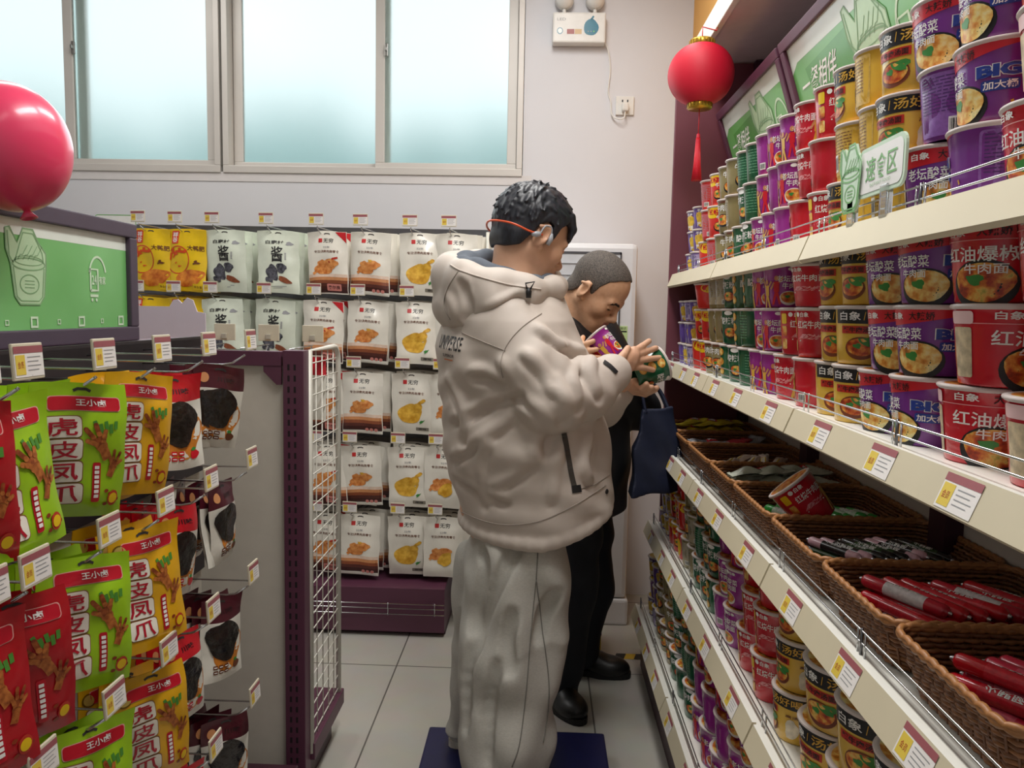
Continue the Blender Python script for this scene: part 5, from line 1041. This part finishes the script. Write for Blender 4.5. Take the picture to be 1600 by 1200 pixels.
J.put(sw, el-.24, el+.24, 0, 'disp')
CRE = [[(781, 574), (801, 606), (841, 646), (853, 669)], [(706, 662), (735, 650), (764, 635), (812, 617)], [(801, 655), (778, 675), (740, 700), (706, 721)], [(853, 674), (838, 704), (835, 735)], [(824, 732), (800, 752), (770, 770)], [(712, 750), (755, 775), (790, 786)], [(738, 590), (760, 590), (782, 602)],
       [(700, 600), (720, 640), (724, 690)], [(880, 700), (868, 745), (862, 790)], [(925, 690), (915, 730), (922, 760)], [(760, 700), (750, 740), (756, 790)], [(820, 560), (850, 590), (868, 622)], [(905, 560), (898, 600), (905, 640)], [(925, 562), (922, 590), (935, 622)], [(870, 600), (885, 632), (880, 662)], [(845, 520), (880, 545), (915, 556)]]
def creases(Fd, lines, r, k, deep, ridge=1.0):
    V, Q = Fd.surface(); bv = BVHTree.FromPolygons(V.tolist(), Q.tolist())
    for ln_ in lines:
        P = [hit(bv, q[0], q[1], 0) for q in spline([np.array(p_+(0,), float) for p_ in ln_], 5)]; P = [q for q in P if q is not None]
        for i in range(len(P)-1):
            if np.linalg.norm(P[i][0]-P[i+1][0]) > .06: continue
            t = min(1, min(i+1, len(P)-1-i)/3+.25); up_ = np.array([0, 0, .014])
            Fd.cap(P[i][0]+P[i][1]*(r*.8-deep*t), P[i+1][0]+P[i+1][1]*(r*.8-deep*t), r, r, k, 'sub')
            if ridge: Fd.cap(P[i][0]+up_-P[i][1]*(r*1.5), P[i+1][0]+up_-P[i+1][1]*(r*1.5), r*1.2, r*1.2, k)
creases(J, CRE, .007, .022, .007)
nc = (H1 @ np.array([-.045, 0, -.05, 1]))[:3]
J.cap(A(800, 470, 2.12), (nt_[0]-.01, nt_[1], nt_[2]+.10), .062, .10, .012, 'sub')
jo = J.obj('jacket', [JK], man); jb = bvh(jo)
HD = Field((-.45, 1.80, 1.20), (.18, 2.48, 1.62), .0045)
HD.ell(A(722, 474, 2.08), (.078, .15, .082), .02, rot=(0, math.radians(-20), math.radians(YAW))); HD.ell(A(735, 500, 2.09), (.058, .115, .058), .025, rot=(0, math.radians(-25), math.radians(YAW)))
ring = [A(704, 432, 2.08), A(728, 440, 2.00), A(775, 450, 1.965), A(825, 455, 1.98), A(862, 452, 2.05), A(872, 447, 2.14), A(858, 436, 2.22), A(812, 425, 2.27), A(755, 418, 2.24), A(712, 422, 2.17)]
rr_r = [.05, .049, .047, .038, .028, .025, .030, .04, .046, .05]
for i in range(10): HD.cap(ring[i], ring[(i+1) % 10], rr_r[i], rr_r[(i+1) % 10], .03)
HD.chain([A(735, 490, 2.0), A(775, 478, 1.955), A(815, 468, 1.96)], [.055, .046, .030], .03)
HD.put(lambda P: (.0035*np.sin(48*P[..., 0]+25*P[..., 2]+20*P[..., 1])).astype(np.float32), (-.45, 1.8, 1.2), (.18, 2.48, 1.62), 0, 'disp')
creases(HD, [[(730, 500), (732, 470), (722, 440)], [(700, 470), (708, 500), (716, 522)], [(760, 492), (790, 478), (815, 465)]], .006, .018, .005)
HD.cap(A(800, 475, 2.12), (nt_[0]-.01, nt_[1], nt_[2]+.10), .064, .10, .012, 'sub'); ho = HD.obj('hood', [JK], man); hb = bvh(ho)
Lf = Field((-.40, 1.86, 1.36), (.18, 2.40, 1.60), .004)
lin_ = [A(722, 420, 2.06), A(745, 424, 2.02), A(790, 437, 2.0), A(835, 447, 2.02), A(858, 445, 2.10), A(845, 432, 2.2), A(805, 418, 2.235), A(760, 408, 2.21), A(728, 412, 2.14)]
for i in range(9): Lf.cap(lin_[i], lin_[(i+1) % 9], .034 if i in (0, 1, 7, 8) else .026, .03 if i in (0, 1, 7) else .026, .02)
Lf.cap(A(800, 470, 2.12), (nt_[0]-.01, nt_[1], nt_[2]+.10), .058, .082, .01, 'sub'); Lf.obj('hood_lining', [JL], man)
SEAM = pm('jacket seam', 'a3988e', .7); DK = pm('black trim', '1b1a1c', .5); TAPE = pm('zip tape', '4a4540', .6)
seam(hb, [(704, 414), (722, 424), (760, 436), (800, 446), (845, 452)], .0022, JK, 'hood_edge', man)
seam(jb, [(846, 490), (815, 512), (793, 538), (783, 565), (786, 590)], .0013, SEAM, 'shoulder_seam', man)
seam(jb, [(722, 520), (760, 536), (790, 548)], .0012, SEAM, 'yoke_seam', man)
seam(hb, [(716, 424), (700, 450), (694, 478), (704, 500)], .0012, SEAM, 'hood_seam', man)
seam(jb, [(722, 800), (760, 815), (800, 820), (850, 812), (905, 785), (946, 758)], .0015, SEAM, 'hem_seam', man)
seam(jb, [(906, 764), (930, 756), (952, 742)], .0012, SEAM, 'pocket_seam', man)
def ribbon(bv, pts, w, mat, name, parent, lift=.002):
    P = spline([np.array(p+(0,), float) for p in pts], 6); b = MB(); vs = []
    for i, p in enumerate(P):
        t = P[min(i+1, len(P)-1)]-P[max(i-1, 0)]; nn = np.array([-t[1], t[0]]); nn = nn/(np.linalg.norm(nn)+1e-9)*w
        for s in (-1, 1):
            hh = hit(bv, p[0]+s*nn[0], p[1]+s*nn[1], lift)
            if hh is None: hh = (vs[-1] if vs else A(p[0], p[1], 2),)
            vs.append(hh[0])
    b.add(vs, [(2*i, 2*i+1, 2*i+3, 2*i+2) for i in range(len(P)-1)], mat); o = b.build(name, parent); o.matrix_parent_inverse = Matrix.Translation(-parent.location); return o
ribbon(jb, [(881, 676), (886, 705), (892, 738), (899, 768)], 4, TAPE, 'pocket_zip', man); ribbon(jb, [(893, 765), (901, 764), (907, 763)], 6, DK, 'zip_pull', man, .003)
ribbon(jb, [(943, 566), (953, 573), (963, 583)], 3, DK, 'cuff_strap', man, .003)
def bit(pts, r, mat, name, par):
    b = MB(); b.tube(pts, r, mat, 8); o = b.build(name, par); o.matrix_parent_inverse = Matrix.Translation(-par.location); return o
h0 = hit(hb, 825, 458, .006)
if h0: bit([h0[0]+np.array([0, 0, .012]), h0[0]+np.array([0, 0, .004]), h0[0]-np.array([0, 0, .012])], [.004, .0075, .0065], DK, 'cord_lock', man); bit([h0[0]+np.array([-.004, 0, .01]), h0[0]+np.array([-.008, 0, .024]), h0[0]+np.array([.014, 0, .028]), h0[0]+np.array([.004, 0, .01])], .0022, DK, 'drawcord', man)
h0 = hit(jb, 948, 768, .002)
if h0: b = MB(); b.lathe([(0, 0), (.006, 0), (.007, -.002), (.007, -.004)], DK, 14); M_ = Matrix.Translation(h0[0]) @ Vector((0, 0, 1)).rotation_difference(Vector(h0[1])).to_matrix().to_4x4(); b.xf(np.array(M_)); o = b.build('snap', man); o.matrix_parent_inverse = Matrix.Translation(-man.location)
b = MB(); h0 = hit(jb, 702, 536, 0)
if h0:
    nn = _n(-f*.72-l*.70); up = np.array([.05, 0, 1.]); decal(jb, h0[0], nn, up, .105, .036, 'UNIVERSE', DK, b, .012); decal(jb, h0[0]+np.array([0.002, 0, -.032]), nn, up, .05, .008, 'SUPERIOR', DK, b, .01); 
    decal(jb, h0[0]+np.array([.002, 0, -.043]), nn, up, .04, .003, '——', pm('orange print', 'd8783c', .5), b, .0)
    o = b.build('back_print', man); o.matrix_parent_inverse = Matrix.Translation(-man.location)
# sweatpants
PG_ = pm('grey marl cloth', 'b9b6ad', .85, var=.07, scale=140, bump=.06, stretch=(1, 1, 3))
Pn = Field((-.42, 1.70, .10), (.25, 2.46, .98), .005)
pr = px_rows([(945, 722, 872, .20), (900, 726, 882, .215), (850, 730, 888, .215), (800, 738, 890, .20), (770, 750, 888, .18)], 2.10)
Pn.loft(pr, f, l, .03)
r1, r2, r3, r4 = A(806, 900, 2.02), A(800, 1020, 1.99), A(792, 1140, 1.96), A(790, 1246, 1.945); l1, l2, l3, l4 = A(772, 900, 2.2), A(752, 1010, 2.22), A(742, 1110, 2.235), A(733, 1168, 2.245)
Pn.chain([r1, r2, r3, r4], [.135, .128, .118, .112], .05); Pn.chain([l1, l2, l3, l4], [.125, .092, .078, .062], .008)
def pw(P):
    x, y, z = P[..., 0], P[..., 1], P[..., 2]; return (.006*np.sin(15*z+44*x+2.4*np.sin(7*z))+.005*np.sin(-11*z+34*x+18*y+2*np.sin(9*z+3*x))+.003*np.sin(40*z+22*x))
Pn.put(lambda P: pw(P).astype(np.float32)*np.clip((.95-P[..., 2])*6, .2, 1), (-.42, 1.70, .1), (.25, 2.46, .98), 0, 'disp')
Pn.put(lambda P: (.118-P[..., 2]).astype(np.float32), (-.42, 1.7, .1), (.25, 2.46, .98), 0, 'and')
creases(Pn, [[(807, 855), (781, 902), (759, 959), (743, 1004), (729, 1042), (724, 1137)], [(750, 861), (756, 890), (742, 953), (740, 985)], [(868, 930), (850, 960), (842, 1000)], [(800, 960), (790, 1000), (796, 1050)], [(775, 1040), (764, 1100), (760, 1190)]], .006, .028, .010, 0)
po = Pn.obj('sweatpants', [PG_], man); pb = bvh(po); SD_ = pm('pants seam', '77756e', .8)
for pts in ([(842, 842), (840, 870), (838, 905)], [(838, 905), (830, 980), (822, 1080), (812, 1160), (800, 1198)], [(838, 905), (847, 980), (857, 1060), (856, 1110), (848, 1160)]): seam(pb, pts, .0016, SD_, 'side_seam', man)
# sock-white shoes
SHW = pm('off white shoe', 'd8d4c4', .6, var=.04)
def shoe(parent, heel, toe, w, hh, mat, sole, zsole):
    d = np.array(toe)-np.array(heel); L = float(np.linalg.norm(d[:2])); an = math.degrees(math.atan2(d[1], d[0])); M = frame((heel[0], heel[1], zsole), an, 0)
    F = Field((min(heel[0], toe[0])-.12, min(heel[1], toe[1])-.12, zsole-.02), (max(heel[0], toe[0])+.12, max(heel[1], toe[1])+.12, zsole+.22), .004); F.M = M
    F.ell((L*.70, 0, .034), (L*.32, w*.52, .042), .02); F.ell((L*.22, 0, .045), (L*.26, w*.42, .055), .03); F.cap((L*.55, 0, .055), (L*.22, 0, hh*.75), w*.34, w*.36, .03)
    F.put(lambda P: (.014-P[..., 2]).astype(np.float32), (-.2, -.2, -.05), (L+.2, .2, .02), 0, 'and'); F.M = None
    up_ = F.obj('shoe', [mat], parent)
    b = MB(); n = 28; out = []
    for k in range(n):
        a = 2*PI*k/n; u = L*.5+L*.535*math.cos(a); ww = w*(.50 if math.cos(a) > 0 else .42)*math.copysign(abs(math.sin(a))**.8, math.sin(a)); out.append((u, ww))
    b.prism(out[::-1], lambda u, v, dd: (u, v, .0+dd), .022, sole); b.xf(M); s_ = b.build('sole', up_); return up_
shoe(man, la+np.array([-.055, -.02, 0]), la+np.array([.18, .065, 0]), .10, .09, SHW, SHW, .0755); shoe(man, ra+np.array([-.055, -.01, 0]), ra+np.array([.19, .05, 0]), .10, .09, SHW, SHW, .0755)
# bone conduction headphones worn by him
hp = tag(empty('headphones', tuple((H1 @ np.array([-.06, 0, -.01, 1]))[:3])), 'orange and grey neckband headphones worn by the man in beige', 'headphones'); OG = pm('orange band', 'e0582c', .4); HG = pm('grey earpiece', 'a9adb4', .4)
T4 = lambda P: [(H1 @ np.array([*p, 1]))[:3] for p in P]
def hpart(mb, n): o = mb.build(n, hp); o.matrix_parent_inverse = Matrix.Translation(-hp.location); return o
b = MB(); b.tube(spline(T4([(-.012, -.092, -.012), (-.05, -.096, -.022), (-.10, -.075, -.022), (-.128, 0, -.022), (-.10, .075, -.022), (-.05, .096, -.022), (-.012, .092, -.012)])), .0028, OG, 8); hpart(b, 'neckband')
for s in (-1, 1):
    b = MB(); b.tube(T4([(-.020, s*.094, -.014), (-.030, s*.095, -.020), (-.042, s*.095, -.025)]), [.006, .008, .005], HG, 10); hpart(b, 'control_pod')
    b = MB(); b.tube(T4([(.012, s*.088, .004), (.016, s*.087, -.010), (.016, s*.084, -.026)]), [.005, .0085, .006], HG, 10); b.tube(spline(T4([(-.020, s*.094, -.012), (-.014, s*.094, .012), (.004, s*.092, .016), (.013, s*.089, .002)])), .0026, HG, 7); hpart(b, 'transducer')
# cups held
def aim(axis, spin): return (Vector((0, 0, 1)).rotation_difference(Vector(axis)) @ Euler((0, 0, spin)).to_quaternion()).to_euler()
ax = _n((.88, .22, .36)); o = put_cup('green', tuple(A(1012, 577, 2.165)-ax*.049), 0, 'green noodle cup with pale lid held between hands of man in beige', 'x', aim(ax, math.radians(70))); del o['group']
# ------------------------------------------------------------------ the older man in black
old = tag(empty('person', (.14, 2.76, 0)), 'man with shaved grey hair in black jacket bending over a magenta cup', 'person')
HC = A(934, 452, 2.66); H2 = frame(HC, -27, 40, 0, 1.02)
yaw2 = -12; f2 = np.array([math.cos(math.radians(yaw2)), math.sin(math.radians(yaw2)), 0]); l2_ = np.array([-f2[1], f2[0], 0])
B2 = Field((-.22, 2.30, .02), (.52, 3.12, 1.66), .0034); head(B2, H2)
nb2 = A(888, 500, 2.74); nt2 = (H2 @ np.array([-.04, 0, -.055, 1]))[:3]; B2.cap(nb2, nt2, .064, .056, .03)
hip = np.array([.15, 2.78, .86]); ch = A(895, 560, 2.76); B2.chain([nb2, ch, hip], [.09, .13, .13], .05)
S2r, E2r, W2r = A(868, 528, 2.56), A(895, 632, 2.46), A(925, 585, 2.42); S2l, E2l, W2l = A(930, 515, 2.95), A(1000, 640, 2.80), A(965, 590, 2.56)
B2.chain([ch, S2r, E2r, W2r], [.09, .055, .042, .028], .03); B2.chain([ch, S2l, E2l, W2l], [.09, .055, .042, .028], .03)
K2r, A2r = A(890, 930, 2.64), A(868, 1105, 2.66); K2l, A2l = A(918, 920, 2.86), A(898, 1048, 2.90)
B2.chain([hip-l2_*.09, K2r, A2r], [.085, .058, .042], .04); B2.chain([hip+l2_*.09, K2l, A2l], [.085, .058, .042], .04); B2.cap(A2r, A2r+np.array([.05, -.09, -.06]), .03, .03, .02); B2.cap(A2l, A2l+np.array([.13, -.02, -.06]), .03, .03, .02)
k2 = [A(914, 541, 2.405), A(915, 549, 2.40), A(917, 557, 2.40), A(920, 564, 2.40)]
hand(B2, A(926, 577, 2.425), k2, [[A(908, 534, 2.42), A(911, 527, 2.445)], [A(917, 537, 2.39), A(927, 533, 2.395)], [A(920, 548, 2.385), A(932, 546, 2.388)], [A(924, 558, 2.385), A(936, 559, 2.388)]], [A(922, 572, 2.44), A(934, 578, 2.46), A(944, 574, 2.475)])
k3 = [A(962, 560, 2.53), A(965, 566, 2.53), A(966, 572, 2.53), A(965, 578, 2.53)]
hand(B2, A(966, 585, 2.555), k3, [[A(958, 552, 2.51), A(950, 548, 2.495)], [A(961, 560, 2.50), A(953, 558, 2.48)], [A(962, 568, 2.50), A(953, 568, 2.475)], [A(961, 576, 2.50), A(952, 577, 2.475)]], [A(962, 578, 2.56), A(952, 570, 2.57), A(944, 562, 2.56)])
SKIN2 = pm('tanned skin', 'd2a07c', .5, var=.06, scale=60, col2='d8aa88'); B2.obj('body', [SKIN2, LIPS, BROW, IRIS], old, face_pick(H2))
HB = Field(HC-.19, HC+.19, .0028); hair_field(HB, H2, .0032, [(-.2, -.07), (-.07, -.066), (-.045, -.045), (-.028, -.01), (.0, .008), (.012, -.012), (.02, -.012), (.028, .03), (.042, .062), (.062, .082), (.075, .096), (.085, .13), (.2, .2)], (), .002)
HB.obj('hair', [pm('grey stubble', '45413e', .8, var=.3, scale=260, col2='6e645c')], old)
JB = pm('black jacket cloth', '17181c', .6, var=.15, scale=20, bump=.05); PB = pm('navy black trousers', '161a24', .75, var=.12, scale=40)
J2 = Field((-.24, 2.28, .68), (.52, 3.14, 1.50), .0055)
rows2 = px_rows([(790, 848, 978, .24), (740, 845, 985, .25), (680, 842, 988, .25), (620, 838, 985, .25), (560, 838, 966, .25), (525, 842, 945, .22), (505, 850, 930, .16), (490, 858, 918, .10)], 2.76, f2)
J2.loft(rows2, f2, l2_, .03, lambda P, u, v: (.005*np.sin(30*P[..., 2]+22*u)+.004*np.sin(-20*P[..., 2]+25*v)).astype(np.float32))
for a, b_, c in ((S2r, E2r, W2r), (S2l, E2l, W2l)): J2.chain([a, b_, c], [.085, .07, .046], .03)
clr = [nb2+f2*(.085*math.cos(t))+l2_*(.075*math.sin(t))+np.array([0, 0, .035-.02*math.cos(t)]) for t in np.linspace(0, 2*PI, 13)[:-1]]
for i in range(12): J2.cap(clr[i], clr[(i+1) % 12], .02, .02, .02)
J2.cap(nb2-np.array([0, 0, .02]), nt2, .060, .056, .008, 'sub'); J2.cap(nt2, nt2+np.array([.02, 0, .05]), .057, .08, .006, 'sub'); J2.obj('jacket', [JB], old)
P2 = Field((-.12, 2.40, .04), (.42, 3.12, .92), .0055)
P2.chain([hip-l2_*.085, K2r, A2r+np.array([0, 0, .02])], [.125, .092, .075], .03); P2.chain([hip+l2_*.085, K2l, A2l+np.array([0, 0, .02])], [.125, .092, .078], .03)
P2.put(lambda P: (.005*np.sin(26*P[..., 2]+30*P[..., 0]+2*np.sin(11*P[..., 2]))).astype(np.float32), (-.12, 2.4, .04), (.42, 3.12, .92), 0, 'disp'); P2.obj('trousers', [PB], old)
SHB = pm('black leather', '141414', .4, var=.1); SOB = pm('black sole', '0f0f10', .6)
shoe(old, A2r*np.array([1, 1, 0])+np.array([-.045, .075, 0]), A2r*np.array([1, 1, 0])+np.array([.085, -.155, 0]), .105, .12, SHB, SOB, .001); shoe(old, A2l*np.array([1, 1, 0])+np.array([-.075, .02, 0]), A2l*np.array([1, 1, 0])+np.array([.205, -.035, 0]), .105, .12, SHB, SOB, .001)
ax = _n((-.68, .22, .70)); o = put_cup('mag', tuple(A(943, 543, 2.44)-ax*.05), 0, 'magenta noodle cup tilted before the chest of man in black', 'x', aim(ax, math.radians(60))); del o['group']
# dark tote bag on his arm
tb = tag(empty('tote_bag', tuple(A(1025, 700, 2.62))), 'dark navy tote bag hanging from the arm of man in black', 'bag'); NV = pm('navy bag cloth', '121a33', .7, var=.12, scale=30, bump=.05); BO = A(1025, 700, 2.62)
q = [A(1004, 640, 2.62), A(1050, 632, 2.66), A(1070, 752, 2.68), A(1040, 766, 2.64), A(985, 772, 2.60), A(990, 700, 2.60)]
T_ = Field(BO-.22, BO+.22, .006)
def bagf(P):
    poly = [(p[0], p[2]) for p in q]; x, z = P[..., 0], P[..., 2]; d = np.full(x.shape, -9., np.float32); n = len(poly)
    for i in range(n):
        ax_, az = poly[i]; bx, bz = poly[(i+1) % n]; L = math.hypot(bx-ax_, bz-az); d = np.maximum(d, -((bx-ax_)*(z-az)-(bz-az)*(x-ax_))/L*(-1 if True else 1))
    th = .012+.035*np.clip((BO[2]+.12-z)/.25, 0, 1); yc = BO[1]+(x-BO[0])*.3
    dy = np.abs(P[..., 1]-yc+.004*np.sin(x*60+z*25))-th; return np.maximum(d, dy)*.8+.003*np.sin(z*40+x*35)
T_.put(bagf, BO-.2, BO+.2, 0); o = T_.obj('pouch', [NV], tb)
for dy in (-.02, .025): b = MB(); b.tube([p-BO+np.array([0, dy, 0]) for p in spline([A(1008, 645, 2.62), A(1003, 612, 2.63), A(1012, 596, 2.66), A(1030, 610, 2.68), A(1044, 640, 2.66)])], .006, NV, 6); b.build('handle', tb)
